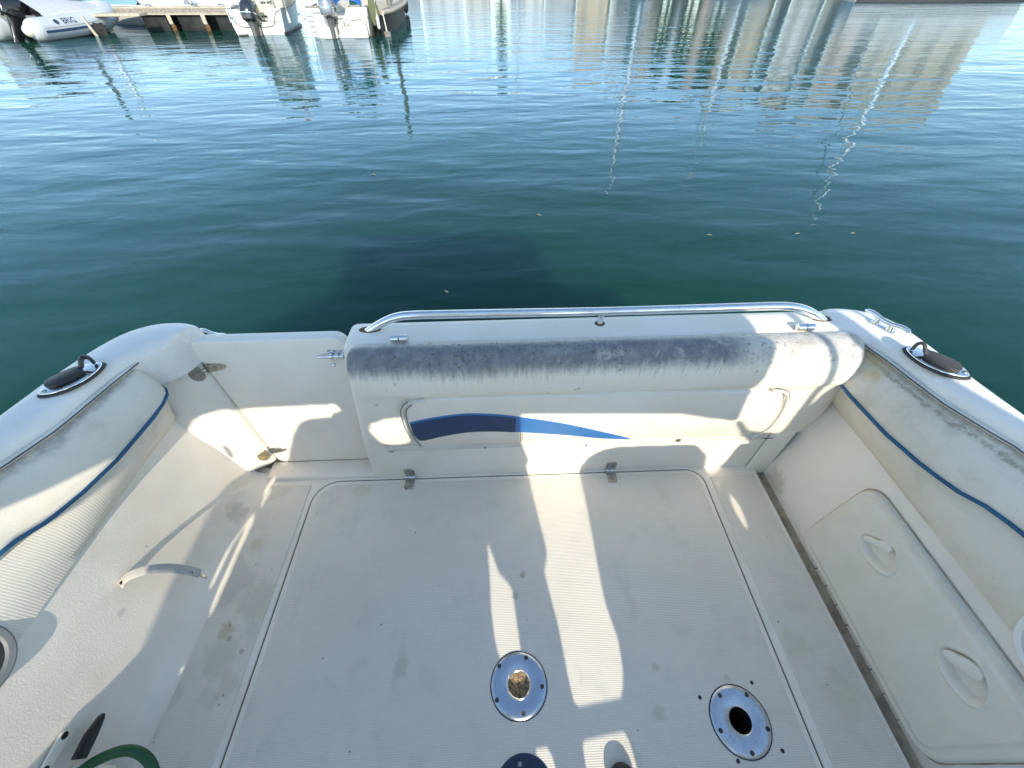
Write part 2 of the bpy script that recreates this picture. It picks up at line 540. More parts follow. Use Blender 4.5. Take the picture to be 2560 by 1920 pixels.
def add_tube(bm, pts, r, seg=8, closed=False, sq=None):
    P = [Vector(p) for p in pts]
    n = len(P)
    rad = r if isinstance(r, (list, tuple)) else [r] * n
    T = []
    for i in range(n):
        a = P[(i - 1) % n] if (closed or i > 0) else P[i]
        b = P[(i + 1) % n] if (closed or i < n - 1) else P[i]
        T.append((b - a).normalized())
    up = Vector((0, 0, 1)) if abs(T[0].z) < .9 else Vector((0, 1, 0))
    N = T[0].cross(up).normalized()
    rings = []
    for i in range(n):
        N = (N - T[i] * N.dot(T[i]))
        if N.length < 1e-6:
            N = T[i].orthogonal()
        N.normalize()
        B = T[i].cross(N)
        ring = []
        for k in range(seg):
            a = 2 * pi * k / seg
            ca, sa = cos(a) * rad[i], sin(a) * rad[i]
            if sq:
                ca, sa = ca * sq[0], sa * sq[1]
            ring.append(bm.verts.new(P[i] + N * ca + B * sa))
        rings.append(ring)
    m = n if closed else n - 1
    for i in range(m):
        a, b = rings[i], rings[(i + 1) % n]
        for k in range(seg):
            bm.faces.new((a[k], a[(k + 1) % seg], b[(k + 1) % seg], b[k]))
    if not closed:
        bm.faces.new(rings[0][::-1])
        bm.faces.new(rings[-1])

def tube(name, pts, r, mat, parent=None, seg=8, closed=False, sub=0, sq=None):
    if sub:
        pts = smooth_path(pts, sub, closed)
    bm = bmesh.new()
    add_tube(bm, pts, r, seg, closed, sq)
    return from_bm(name, bm, mat, parent, 50)

def add_lathe(bm, prof, c, seg=32, m=None):
    rings = []
    for r, z in prof:
        ring = []
        for k in range(seg):
            a = 2 * pi * k / seg
            p = Vector((r * cos(a), r * sin(a), z))
            if m is not None:
                p = m @ p
            ring.append(bm.verts.new(p + Vector(c)))
        rings.append(ring)
    for i in range(len(rings) - 1):
        for k in range(seg):
            bm.faces.new((rings[i][k], rings[i][(k + 1) % seg], rings[i + 1][(k + 1) % seg], rings[i + 1][k]))
    if prof[0][0] > 1e-4 and prof[0][0] < .002:
        bm.faces.new(rings[0][::-1])
    if prof[-1][0] < .002:
        bm.faces.new(rings[-1])

def lathe(name, prof, c, mat, parent=None, seg=32, m=None, ang=35):
    bm = bmesh.new()
    add_lathe(bm, prof, c, seg, m)
    return from_bm(name, bm, mat, parent, ang)

def rot_to(nrm):
    return Vector((0, 0, 1)).rotation_difference(Vector(nrm)).to_matrix()

def prism(name, poly, z0, z1, mat, parent=None, bevel=.003, seg=2, m=None, off=(0, 0, 0), top_only=False):
    """poly (x,y) extruded z0..z1; m maps the local frame, off moves it"""
    bm = bmesh.new()
    a = [bm.verts.new((x, y, z0)) for x, y in poly]
    b = [bm.verts.new((x, y, z1)) for x, y in poly]
    n = len(poly)
    bm.faces.new(a[::-1])
    ft = bm.faces.new(b)
    for i in range(n):
        bm.faces.new((a[i], a[(i + 1) % n], b[(i + 1) % n], b[i]))
    bmesh.ops.recalc_face_normals(bm, faces=bm.faces)
    if bevel:
        es = list(ft.edges) if top_only else [e for e in bm.edges if abs(e.verts[0].co.z - e.verts[1].co.z) < 1e-7]
        bmesh.ops.bevel(bm, geom=es, offset=bevel, segments=seg, profile=.5, affect='EDGES', clamp_overlap=True)
    for v in bm.verts:
        if m is not None:
            v.co = m @ v.co
        v.co += Vector(off)
    return from_bm(name, bm, mat, parent)

def inset(poly, d):
    n = len(poly)
    area = sum(poly[i][0] * poly[(i + 1) % n][1] - poly[(i + 1) % n][0] * poly[i][1] for i in range(n))
    sg = 1 if area > 0 else -1
    out = []
    for i in range(n):
        a, b, c = Vector(poly[i - 1]), Vector(poly[i]), Vector(poly[(i + 1) % n])
        e1, e2 = (b - a), (c - b)
        n1 = Vector((-e1.y, e1.x)).normalized() * sg
        n2 = Vector((-e2.y, e2.x)).normalized() * sg
        nn = (n1 + n2)
        if nn.length < 1e-6:
            nn = n1
        nn.normalize()
        out.append(tuple(b + nn * d / max(.35, nn.dot(n1))))
    return out

def plate(name, loops, z0, z1, mat, parent=None, ch=.002, m=None, off=(0, 0, 0)):
    """flat plate with holes: loops[0] outline, others holes; chamfered top"""
    verts, faces, top, bot = [], [], [], []
    for i, lp in enumerate(loops):
        n = len(lp)
        ins = inset(lp, ch if i == 0 else -ch)
        s = len(verts)
        verts += [(x, y, z0) for x, y in lp] + [(x, y, z1 - ch) for x, y in lp] + [(x, y, z1) for x, y in ins]
        for k in range(n):
            k2 = (k + 1) % n
            faces.append((s + k, s + k2, s + n + k2, s + n + k))
            faces.append((s + n + k, s + n + k2, s + 2 * n + k2, s + 2 * n + k))
        top.append([s + 2 * n + k for k in range(n)])
        bot.append([s + k for k in range(n)])
    for lst in (top, bot):
        flat = [i for l in lst for i in l]
        for t in tessellate_polygon([[Vector(verts[i]) for i in l] for l in lst]):
            if len({*t}) == 3:
                faces.append(tuple(flat[i] for i in t))
    if m is not None:
        verts = [m @ Vector(v) for v in verts]
    verts = [Vector(v) + Vector(off) for v in verts]
    return mesh(name, verts, faces, mat, parent, 35)

def rrect(x0, x1, y0, y1, r=(.02, .02, .02, .02), n=6):
    """rounded rectangle, corner radii for (x0,y0) (x1,y0) (x1,y1) (x0,y1)"""
    out = []
    for (cx, cy, a0), rr in zip(((x0, y0, 180), (x1, y0, 270), (x1, y1, 0), (x0, y1, 90)), r):
        sx = 1 if cx == x0 else -1
        sy = 1 if cy == y0 else -1
        for k in range(n + 1):
            a = radians(a0 + 90 * k / n)
            out.append((cx + sx * rr + rr * cos(a), cy + sy * rr + rr * sin(a)))
    return out

def circle(cx, cy, r, n=32):
    return [(cx + r * cos(2 * pi * k / n), cy + r * sin(2 * pi * k / n)) for k in range(n)]

def smooth2(poly, sub=5, closed=True):
    return [(p.x, p.y) for p in smooth_path([(x, y, 0) for x, y in poly], sub, closed)]

def interp(tab, x):
    t = sorted(tab)
    if x <= t[0][0]:
        return t[0][1:]
    for a, b in zip(t, t[1:]):
        if x <= b[0]:
            f = (x - a[0]) / (b[0] - a[0])
            f = f * f * (3 - 2 * f) * .5 + f * .5
            return tuple(p + (q - p) * f for p, q in zip(a[1:], b[1:]))
    return t[-1][1:]

def grid(name, rows, mat, parent=None, uv=None, ang=42, close=False):
    n, m = len(rows), len(rows[0])
    verts = [p for r in rows for p in r]
    faces = []
    for i in range(n - 1):
        for j in range(m - 1 if not close else m):
            j2 = (j + 1) % m
            faces.append((i * m + j, i * m + j2, (i + 1) * m + j2, (i + 1) * m + j))
    uvs = None
    if uv:
        uvs = [c for r in uv for c in r]
    return mesh(name, verts, faces, mat, parent, ang, uvs)

# ------------------------------------------------------------------ water and sea bed
def water_sheet():
    R, n = 4000, 48
    me = bpy.data.meshes.new("water")
    me.from_pydata([(R * cos(2 * pi * k / n), R * sin(2 * pi * k / n), -.30) for k in range(n)], [], [tuple(range(n))])
    return tag(link("water", me, 'water'), "calm green blue harbour water with long soft ripples", kind='structure')
water_sheet()

# ------------------------------------------------------------------ own boat: liner, side decks, transom
boat = empty("motorboat", (0, 0, 0), 0, "white motorboat cockpit with beige bolsters and stern backrest, in the foreground", "motorboat")

SEAM = [(.90, 1.06, .688), (.86, 1.075, .685), (.78, 1.100, .682), (.66, 1.125, .68), (.58, 1.155, .68), (.5, 1.195, .68), (.35, 1.225, .68), (-.9, 1.24, .68)]
PIPE = [(.88, .997, .602), (.80, 1.03, .577), (.65, 1.06, .56), (.54, 1.09, .556), (.45, 1.12, .562), (.39, 1.14, .582), (.2, 1.17, .60), (-.9, 1.18, .60)]
LOW = [(.95, 1.118, .425), (.65, 1.118, .43), (.2, 1.122, .425), (-.9, 1.125, .425)]

# cockpit floor with an opening for the hatch
hatch_out = rrect(-.797, .812, -1.05, .885, (.02, .02, .07, .10), 8)
floor = plate("cockpit_floor", [[(-1.085, -1.2), (1.04, -1.2), (1.04, .960), (-1.085, .960)], hatch_out], -.06, 0.0, 'gel2', boat, .003)
# drain gutter at the starboard foot of the wall
grid("gutter", [[(1.036 + d, y, z) for d, z in ((0, -.004), (.006, -.022), (.03, -.024), (.042, -.01), (.05, .012))] for y in (-1.2, -.4, 0, .4, .7, .89)], 'grime', boat)

hatch_in = rrect(-.7915, .8065, -1.05, .8795, (.02, .02, .064, .094), 8)
PED1, PED2, PED3 = (.012, .1745), (.6285, .0735), (.017, -.052)
holes = [circle(PED1[0], PED1[1], .034, 24), circle(PED2[0], PED2[1], .034, 24)]
hatch = plate("floor_hatch", [hatch_in] + holes, -.05, .002, 'gel2', boat, .003)
skid_in = rrect(-.774, .790, -1.0, .863, (.02, .02, .052, .08), 8)
tube("gap_shade", [(x, y, -.007) for x, y in inset(hatch_out, .0028)], .0026, 'rubber', hatch, 6, True)  # dark strip added to stand for the shade down the hatch gap
plate("non_skid_panel", [skid_in] + [circle(PED1[0], PED1[1], .036, 24), circle(PED2[0], PED2[1], .036, 24)], .0005, .0038, 'skid', hatch, .0012)
plate("non_skid_panel", [[(-1.015, -1.1), (-.822, -1.1), (-.816, .868), (-.985, .868), (-1.0, .70)]], -.002, .0035, 'skid', floor, .0012)
plate("non_skid_panel", [[(.832, -1.1), (1.028, -1.1), (1.021, .850), (.838, .842)]], -.002, .0035, 'skid', floor, .0012)

# side liners: floor cove, flared wall, lip under the upholstery
def side_liner(s):
    rows = []
    for y in [-1.2, -.8, -.5] + [i * .1 - .2 for i in range(12)] + [.93]:
        if s < 0:
            prof = [(.985, -.004), (1.02, .001), (1.048, .010), (1.064, .026), (1.074, .055), (1.083, .12), (1.10, .25), (1.122, .40), (1.128, .445)]
        else:
            prof = [(1.076, -.03), (1.078, .0), (1.081, .05), (1.088, .12), (1.103, .25), (1.122, .40), (1.128, .445)]
        rows.append([(s * x, y, z) for x, z in prof])
    return grid("side_liner", rows, 'gel2', boat)
port = side_liner(-1)
star = side_liner(1)
# rounded foot of the port post and threshold before the door
box("door_sill", (-.74, .935, .004), (.53, .085, .035), 'gel2', boat, .010, 3)
# starboard aft corner of the liner
grid("liner_corner", [[(1.01 + .07 * (1 - cos(a)), .888 - .07 * 0 - .055 * sin(a) * .4, z) for a in [k * pi / 12 for k in range(7)]] for z in (-.02, .05, .2, .4, .55)], 'gel2', boat)

# gunwale decks
def resample(pts, n):
    P = smooth_path([(x, y, 0) for x, y in pts], 6)
    L = [0.0]
    for p, q in zip(P, P[1:]):
        L.append(L[-1] + (q - p).length)
    out, j = [], 0
    for k in range(n):
        t = L[-1] * k / (n - 1)
        while j < len(L) - 2 and L[j + 1] < t:
            j += 1
        f = (t - L[j]) / max(1e-9, L[j + 1] - L[j])
        out.append(P[j].lerp(P[j + 1], f))
    return out
def gunwale(s):
    base = [(s * (interp(SEAM, y)[0] + .002), y) for y in (-1.2, -.8, -.4, -.1, .1, .25, .35, .42, .48, .54, .60, .66, .72, .78, .84)]
    if s > 0:
        inner = base + [(1.058, .872), (1.030, .884), (1.008, .905), (.998, .935)]
        outer = [(1.275, -1.2), (1.273, -.6), (1.27, 0), (1.258, .3), (1.236, .55), (1.223, .66), (1.212, .78), (1.203, .87), (1.188, .935), (1.163, .975), (1.12, 1.004), (1.07, 1.018), (1.03, 1.02), (1.003, 1.012)]
    else:
        inner = base + [(-1.062, .875), (-1.035, .893), (-1.008, .915), (-.992, .942), (-.982, .972)]
        outer = [(-1.285, -1.2), (-1.285, -.6), (-1.284, 0), (-1.275, .3), (-1.262, .55), (-1.252, .66), (-1.236, .75), (-1.222, .82), (-1.198, .90), (-1.172, .96), (-1.135, 1.006), (-1.08, 1.034), (-1.02, 1.040), (-.965, 1.030), (-.935, 1.006)]
    A_, B_ = resample(inner, 90), resample(outer, 90)
    rows = []
    for a, b in zip(A_, B_):
        d = b - a
        w = d.length
        d.normalize()
        e = min(.030, w * .3)
        def at(t, z):
            p = a + d * t
            return (p.x, p.y, z)
        rows.append([at(0, .60), at(0, .686), at(.003, .700), at(e * .35, .712), at(e * .9, .722), at(e * 1.8 if w > e * 4 else w * .45, .7275), at(w * .62, .7285), at(w - e, .727), at(w - e * .45, .721), at(w - e * .12, .708), at(w, .688), at(w + .003, .60)])
    g = grid("side_deck", rows, 'deck', boat, ang=80)
    mesh("deck_end", rows[-1], [tuple(range(len(rows[-1])))], 'deck', g)
    return g, [(p.x, p.y) for p in B_]
deckL, outL = gunwale(-1)
deckR, outR = gunwale(1)
# topsides below the decks down into the water
def topside(outline, s, y_aft):
    pts = [p for p in outline if p[1] < 2]
    rows = []
    for z, k in ((.66, 0.0), (.60, .006), (.3, .03), (-.05, .07), (-.45, .16)):
        rows.append([(x - s * k * min(1, abs(x)) * 1.0, min(y, y_aft) - k * .4, z) for x, y in pts])
    return grid("topside", rows, 'gel', boat)
topside(outL, -1, 1.05)
topside(outR, 1, 1.03)
# port post carrying the door hinges
post = prism("door_post", [(-1.16, .880), (-1.112, .886), (-1.098, .900), (-1.004, .950), (-.985, .966), (-.980, .990), (-.985, 1.005), (-1.16, 1.005)], .030, .712, 'gel', boat, .016, 4)

# transom block: rounded top ledge, right end runs into the starboard deck
prof = [(.892, -.02), (.892, .20), (.893, .69), (.897, .707), (.907, .7165), (.92, .72), (.985, .72), (1.003, .716), (1.014, .706), (1.018, .69), (1.03, .3), (1.03, -.45)]
xs = [(-.520, .0), (-.517, .35), (-.512, .70), (-.503, .9), (-.488, 1.0), (-.3, 1.0), (.3, 1.0), (.8, 1.0), (1.06, 1.0)]
rows = []
for x, f in xs:
    r = []
    for y, z in prof:
        cy, cz = .955, .60
        g = 0.0 if f >= 1 else (1 - f)
        slant = -.048 * max(0, 1 - max(z, 0) / .72) if x < 0 else 0
        r.append((x + (slant if x < -.45 else 0) + (.035 if z > .5 and x < -.45 else .0) * 1, y + (cy - y) * g * .35, z - max(0, z - cz) * g * .55))
    rows.append(r)
transom = grid("transom", rows, 'gel', boat, ang=60)
mesh("transom_end", [rows[0][i] for i in range(len(prof))], [tuple(range(len(prof)))], 'gel', transom)
# vinyl flange strip under the backrest with its screws
box("flange_strip", (.26, .884, .222), (1.44, .010, .036), 'pipe_white', transom, .004, 2)
for x, z, mt in ((.652, .219, 'brass'), (-.085, .212, 'screw'), (.30, .206, 'screw')):
    lathe("screw", [(.0105 if mt == 'brass' else .0045, 0), (.009 if mt == 'brass' else .004, .003), (.001, .005)], (x, .8795, z), mt, transom, 12, rot_to((0, -1, 0)))
lathe("drain_plug", [(.014, 0), (.013, .003), (.001, .004)], (-.447, .892, .196), 'screw', transom, 16, rot_to((0, -1, 0)))
tube("loose_wire", [(.95, .882, .212), (1.0, .880, .211), (1.035, .876, .213)], .0016, 'dark_line', transom, 5)

# stern door
door = prism("stern_door", rrect(-.977, -.500, .020, .686, (.03, .02, .035, .022), 6), 0, .042, 'gel', boat, .007, 3,
             Matrix(((1, 0, 0), (0, 0, 1), (0, 1, 0))), (0, .972, 0))
def strap_hinge(px, pz, lean, mt):
    # long leaf on the door, rounded leaf on the post, knuckle between
    leaf = [(0, -.021), (.028, -.020), (.066, -.013), (.078, -.006), (.080, 0), (.078, .006), (.066, .012), (.028, .018), (0, .019)]
    h = prism("hinge", [(px + x, pz + z + x * .10) for x, z in leaf], 0, .003, 'steel', door, .001, 1, Matrix(((1, 0, 0), (0, 0, -1), (0, 1, 0))), (0, .9715, 0))
    for dx, dz in ((.016, .008), (.020, -.009), (.040, .0045), (.064, .006)):
        lathe("screw", [(.0052, 0), (.0045, .0016), (.001, .002)], (px + dx, .9683, pz + dz), 'screw', h, 10, rot_to((0, -1, 0)))
    # rounded leaf on the slanting face of the post
    mm = Matrix(((.883, 0, .469), (.469, 0, -.883), (0, 1, 0)))
    org = Vector((px + .004, .9605, pz - .004))
    pl = [(.0, .022), (-.018, .023), (-.034, .014), (-.040, -.004), (-.036, -.022), (-.022, -.034), (-.006, -.028), (.0, -.016)]
    prism("hinge_leaf", smooth2(pl, 3), 0, .003, mt, h, .001, 1, mm, org)
    for dx, dz in ((-.022, .006), (-.020, -.019)):
        lathe("screw", [(.0062, 0), (.005, .0016), (.001, .002)], org + mm @ Vector((dx, dz, .003)), 'screw', h, 10, rot_to((.469, -.883, 0)))
    bm = bmesh.new()
    for k in range(3):
        add_lathe(bm, [(.001, 0), (.0065, .001), (.0068, .012), (.001, .013)], (px + .008, .964, pz - .0205 + k * .0138), 12)
    from_bm("knuckle", bm, 'chrome', h)
strap_hinge(-.988, .579, 0, 'steel')
strap_hinge(-.988, .108, 0, 'brass')
# barrel bolt on the door
latch = prism("latch", rrect(-.563, -.510, .628, .644, (.004,) * 4, 3), 0, .004, 'chrome', door, .001, 1, Matrix(((1, 0, 0), (0, 0, -1), (0, 1, 0))), (0, .972, 0))
tube("bolt", [(-.592, .961, .622), (-.515, .961, .6215)], .0055, 'chrome', latch, 12)
bm = bmesh.new()
for x in (-.553, -.533, -.516):
    add_lathe(bm, [(.0095, -.004), (.0095, .004), (.006, .004)], (x, .961, .622), 14, rot_to((1, 0, 0)))
from_bm("bolt_guide", bm, 'chrome', latch)
bm = bmesh.new()
add_tube(bm, [(-.551, .961, .618), (-.551, .953, .604), (-.551, .951, .598)], .003, 8)
add_lathe(bm, [(.001, -.007), (.006, -.004), (.0075, 0), (.006, .004), (.001, .007)], (-.551, .951, .595), 12)
from_bm("bolt_knob", bm, 'chrome', latch)

# grab rail along the stern
rail_pts = [(-.413, .968, .712), (-.380, .968, .734), (-.345, .969, .752), (-.312, .970, .763), (-.27, .970, .767), (-.20, .970, .767), (.05, .970, .7645), (.29, .970, .762), (.60, .970, .763), (.80, .970, .764), (.855, .969, .762), (.895, .967, .755), (.935, .963, .740), (.985, .958, .710)]
rp = smooth_path(rail_pts, 6)
rail = tube("grab_rail", rp, .0128, 'chrome', boat, 20)
tube("stanchion", [(.292, .966, .718), (.293, .969, .758)], .0092, 'chrome', rail, 16)
for nm, (x, y), (rx, ry) in (("rust_ring", (-.405, .967), (.034, .015)), ("rust_ring", (.292, .966), (.0155, .0135)), ("rust_ring", (.975, .958), (.032, .014))):
    prism(nm, [(x + rx * cos(a * pi / 10), y + ry * sin(a * pi / 10)) for a in range(20)], .7185, .7212, 'rust', rail, 0)
# chromed pin caps on the ledge behind the backrest
for x, y in ((-.305, .907), (.888, .907)):
    k = tube("hinge_cap", [(x - .026, y, .732), (x - .024, y, .732), (x - .0015, y, .732)], [.007, .0105, .0108], 'chrome', boat, 16)
    bm = bmesh.new()
    add_tube(bm, [(x + .0015, y, .732), (x + .024, y, .732), (x + .026, y, .732)], [.0108, .0105, .007], 16)
    from_bm("cap_half", bm, 'chrome', k)
    box("cap_foot", (x, y + .003, .724), (.036, .012, .008), 'dark_line', k, .002, 1)

# stern backrest cushion
cprof = [(.903, .716), (.890, .7235), (.872, .7275), (.852, .7265), (.832, .720), (.816, .706), (.806, .688), (.8015, .665), (.800, .635), (.802, .605), (.807, .585), (.815, .572), (.826, .52), (.843, .42), (.860, .315), (.8665, .275), (.872, .254), (.880, .246), (.889, .246)]
arc = [0]
for a, b in zip(cprof, cprof[1:]):
    arc.append(arc[-1] + math.dist(a, b))
crow, cuv = [], []
stations = [(-.5, 0), (-.498, .30), (-.492, .62), (-.482, .85), (-.468, .96), (-.45, 1)] + [(-.45 + 1.44 * k / 36, 1) for k in range(1, 37)] + [(1.003, .985), (1.016, .93), (1.028, .80), (1.036, .55), (1.039, .28), (1.04, 0)]
for x, f in stations:
    r, uvr = [], []
    for i, (y, z) in enumerate(cprof):
        yc = .892
        zz = z if z < .66 else z - (z - .66) * (1 - f) * .85
        low = max(0, min(1, (.70 - z) / .45))
        dx = (-.012 * low if x < -.44 else (max(0, (x - .90) / .14) ** 1.3 * (.012 + .105 * low) if x > .90 else 0)) + (.038 * (1 - low) if x < -.44 else 0)
        wob = .0022 * sin(x * 7.3 + z * 9) + .0015 * sin(x * 17 + 1.3 - z * 21)
        r.append((x + dx, yc + (y - yc) * max(.02, f) + (wob if .3 < z < .71 else 0), zz))
        uvr.append((x, arc[i]))
    crow.append(r)
    cuv.append(uvr)
cushion = grid("backrest_cushion", crow, 'seat', boat, cuv, ang=70)
# seam piping at its left end and the inset panel with the blue swoosh
PT, PZ = .8075, .575            # panel plane: y = PT + (PZ - z) * .169
def on_plane(x, z, d=0.0):
    return Vector((x, PT + (PZ - z) * .169 - d, z - d * .169))
pm = Matrix(((1, 0, 0), (0, -.169, -.986), (0, 1, -.166)))
def ppoly(pts):
    return [(x, z - PZ) for x, z in pts]
panel_pts = smooth2([(-.320, .276), (-.327, .34), (-.328, .42), (-.320, .496), (-.309, .535), (-.289, .560), (-.250, .573), (-.15, .576), (.1, .575), (.4, .570), (.65, .568), (.80, .566), (.845, .556), (.876, .523), (.908, .435), (.926, .351), (.924, .30), (.895, .272), (.80, .270), (.5, .272), (.1, .274), (-.2, .275)], 3)
inset_panel = prism("inset_panel", ppoly(panel_pts), -.02, .006, 'panel', cushion, .005, 2, pm, (0, PT, PZ))
def piping(pts, name, r, mt, par, d=.007):
    return tube(name, [on_plane(x, z, d) for x, z in smooth2(pts, 5, False)], r, mt, par, 8)
piping([(-.322, .272), (-.333, .34), (-.335, .42), (-.328, .496), (-.316, .537), (-.292, .566), (-.245, .581)], "piping", .0042, 'pipe_white', inset_panel)
piping([(-.329, .272), (-.340, .34), (-.342, .42), (-.335, .498), (-.322, .541), (-.298, .570)], "seam_line", .0014, 'seam', inset_panel, .004)
piping([(-.313, .272), (-.324, .34), (-.326, .42), (-.319, .494), (-.308, .532), (-.286, .559)], "seam_line", .0012, 'seam', inset_panel, .0075)
piping([(.81, .575), (.855, .564), (.886, .526), (.918, .437), (.935, .351), (.932, .30), (.902, .266)], "piping", .005, 'pipe_white', inset_panel)
piping([(.82, .582), (.862, .569), (.893, .529), (.925, .439), (.942, .351), (.939, .297)], "seam_line", .0011, 'seam', inset_panel, .004)
top_l = [(-.3185, .449), (-.263, .469), (-.181, .489), (-.113, .495), (-.024, .483), (.05, .460), (.195, .407), (.348, .333), (.448, .281)]
bot_l = [(.442, .2745), (.325, .293), (.203, .326), (.052, .356), (-.056, .371), (-.141, .369), (-.229, .345), (-.272, .327), (-.298, .319), (-.313, .327), (-.3225, .364)]
st, sb = smooth2(top_l, 5, False), smooth2(bot_l, 5, False)
prism("blue_stripe", ppoly(st + sb), .0, .0075, 'blue', inset_panel, .0008, 1, pm, (0, PT, PZ))
# half of the swoosh in shade, painted darker up to a stitched joint
st2 = [(x, z - .0105) for x, z in st if x <= .05] 
sb2 = [(x, z) for x, z in sb if x <= .052]
prism("shaded_stripe", ppoly(st2 + sb2), .0, .0085, 'navy', inset_panel, .0008, 1, pm, (0, PT, PZ))
piping([(.047, .352), (.047, .285)], "seam_line", .0012, 'seam', inset_panel, .0065)
piping([(.053, .352), (.053, .285)], "seam_line", .0008, 'seam', inset_panel, .0065)

# bolsters on both sides
def bolster(s):
    ys = [-.9, -.5, -.1] + [.05 + k * .045 for k in range(18)] + [.845, .862, .872, .876]
    pad, skirt, seam, pipe, puv = [], [], [], [], []
    for y in ys:
        e = max(0.0, (y - .80) / .076)
        k = max(0.0, 1 - e * e)
        xs_, zs = interp(SEAM, y)
        xp, zp = interp(PIPE, y)
        xl, zl = interp(LOW, y)
        row = []
        for j in range(9):
            t = j / 8
            x = xs_ + (xp - xs_) * t
            z = zs + (zp - zs) * t
            bul = sin(pi * min(1, t * 1.0)) ** .7 * .022
            x -= bul * .75 * 1
            z += bul * .55
            if e > 0:
                x = 1.085 + (x - 1.085) * (k ** .5 * .9 + .1) if x < 1.085 else x
            row.append((s * x, y, z))
        pad.append(row)
        puv.append([(y, j / 8) for j in range(9)])
        seam.append(Vector((s * (xs_ + .0), y, zs + .006)))
        pipe.append(Vector((s * (xp - .004 if e <= 0 else 1.085 + (xp - 1.085) * (k ** .5 * .9 + .1)), y, zp)))
        sk = []
        for j in range(7):
            t = j / 6
            x = xp + .012 + (xl - xp - .012) * t - .012 * sin(pi * t)
            z = zp - .004 + (zl - zp + .004) * t
            if e > 0:
                x = 1.10 + (x - 1.10) * (k ** .5 * .95 + .05) if x < 1.10 else x
            sk.append((s * x, y, z))
        sk.append((s * (xl + .012), y, zl - .004))
        sk.append((s * (xl + .02), y, zl + .01))
        skirt.append(sk)
    b = grid("side_bolster", pad, 'pad', boat, puv, ang=75)
    grid("bolster_skirt", skirt, 'rib' if s < 0 else 'skirt', b, ang=60)
    tube("bolster_piping", pipe, .0050, 'blue_pipe', b, 8)
    tube("edge_trim", [p + Vector((s * -.004, 0, .0)) for p in seam], .0065, 'pipe_white', b, 8)
    tube("seam_line", [p + Vector((s * .008, 0, .004)) for p in seam], .0024, 'seam', b, 6)
    tube("seam_line", [p + Vector((s * -.012, 0, .002)) for p in seam], .0018, 'seam', b, 6)
    # round speaker let into the skirt
    nrm = (-s * .95, 0, .315)
    ysp = .118 if s > 0 else .175
    sp = lathe("speaker", [(.088, -.02), (.088, .006), (.084, .010), (.074, .008), (.070, .002)], (s * 1.138, ysp, .492), 'plastic' if s > 0 else 'grey_trim', b, 40, rot_to(nrm))  # port ring in grey, standing in for the shadow on it
    lathe("speaker_grille", [(.071, .002), (.05, .006), (.001, .008)], (s * 1.138, ysp, .492), 'rubber', sp, 28, rot_to(nrm))
    return b
bolster(-1)
bolster(1)
tube("stern_cushion_cord", [(1.02, .865, .60), (1.035, .84, .585), (1.055, .80, .575)], .006, 'blue_pipe', boat, 8)

# rod holders on both side decks
def rod_holder(c, ang, s):
    m = Matrix.Rotation(ang, 3, 'Z')
    outline = []
    L, W = .070, .040
    for k in range(40):
        a = 2 * pi * k / 40
        x = cos(a)
        outline.append((L * x, W * (1 if sin(a) > 0 else -1) * (abs(sin(a)) ** 1.35)))
    def tf(p, z0):
        return [(m @ Vector((x, y, 0)))[:2] for x, y in p]
    base = prism("rod_holder", [(x * 1.07 + c[0], y * 1.1 + c[1]) for x, y in tf(outline, 0)], .7275, .733, 'rubber', boat, .001, 1)
    prism("flange", [(x + c[0], y + c[1]) for x, y in tf(outline, 0)], .733, .7385, 'chrome', base, .003, 3)
    capo = smooth2([(-.034, -.020), (-.010, -.026), (.026, -.023), (.036, -.014), (.036, .010), (.024, .020), (-.012, .024), (-.036, .018), (-.044, 0)], 3)
    cap = prism("rubber_cap", [((m @ Vector((x - .006, y + .004, 0))).x + c[0], (m @ Vector((x - .006, y + .004, 0))).y + c[1]) for x, y in capo], .7385, .750, 'rubber' if s > 0 else 'black', base, .004, 2)
    lp = [m @ Vector(p) + Vector((c[0], c[1], 0)) for p in ((.024, .004, .747), (.033, .006, .750), (.039, .007, .760), (.046, .006, .768), (.053, .006, .768), (.058, .006, .760), (.058, .006, .744))]
    tube("cap_loop", smooth_path(lp, 4), .0100, 'rubber' if s > 0 else 'black', cap, 8, sq=(1.0, .42))
    for x, y in ((-.058, -.004), (-.02, -.031), (.03, -.029)):
        p = m @ Vector((x, y, 0))
        lathe("screw", [(.006, 0), (.005, .002), (.001, .0026)], (p.x + c[0], p.y + c[1], .7384), 'screw', base, 12)
rod_holder((1.150, .742), radians(126), 1)
rod_holder((-1.143, .776), radians(53), -1)

# cleats
def cleat(c, ang, mt, z, L=.062):
    m = Matrix.Rotation(ang, 3, 'Z')
    base = prism("cleat", [(x + c[0], y + c[1]) for x, y in [(m @ Vector((px, py, 0)))[:2] for px, py in rrect(-.034, .034, -.012, .012, (.010,) * 4, 4)]], z, z + .006, mt, boat, .002, 2)
    pts = [m @ Vector((x, 0, h)) + Vector((c[0], c[1], z)) for x, h in ((-L, .026), (-.04, .029), (-.018, .024), (0, .023), (.018, .024), (.04, .029), (L, .026))]
    tube("horn", smooth_path(pts, 3), [.003] + [.0062] * 17 + [.003], mt, base, 10)
    bm = bmesh.new()
    for x in (-.018, .018):
        add_tube(bm, [m @ Vector((x * 1.1, 0, .004)) + Vector((c[0], c[1], z)), m @ Vector((x, 0, .024)) + Vector((c[0], c[1], z))], [.011, .0065], 10)
    from_bm("cleat_leg", bm, mt, base)
cleat((1.113, .898), radians(116), 'chrome', .727)
cleat((-.950, 1.056), radians(160), 'chrome', .628)
# lower stern corner outside the door carries the second cleat
prism("stern_corner_deck", [(-1.06, 1.0), (-.86, 1.018), (-.86, 1.072), (-1.06, 1.072)], .44, .628, 'deck', boat, .010, 3)

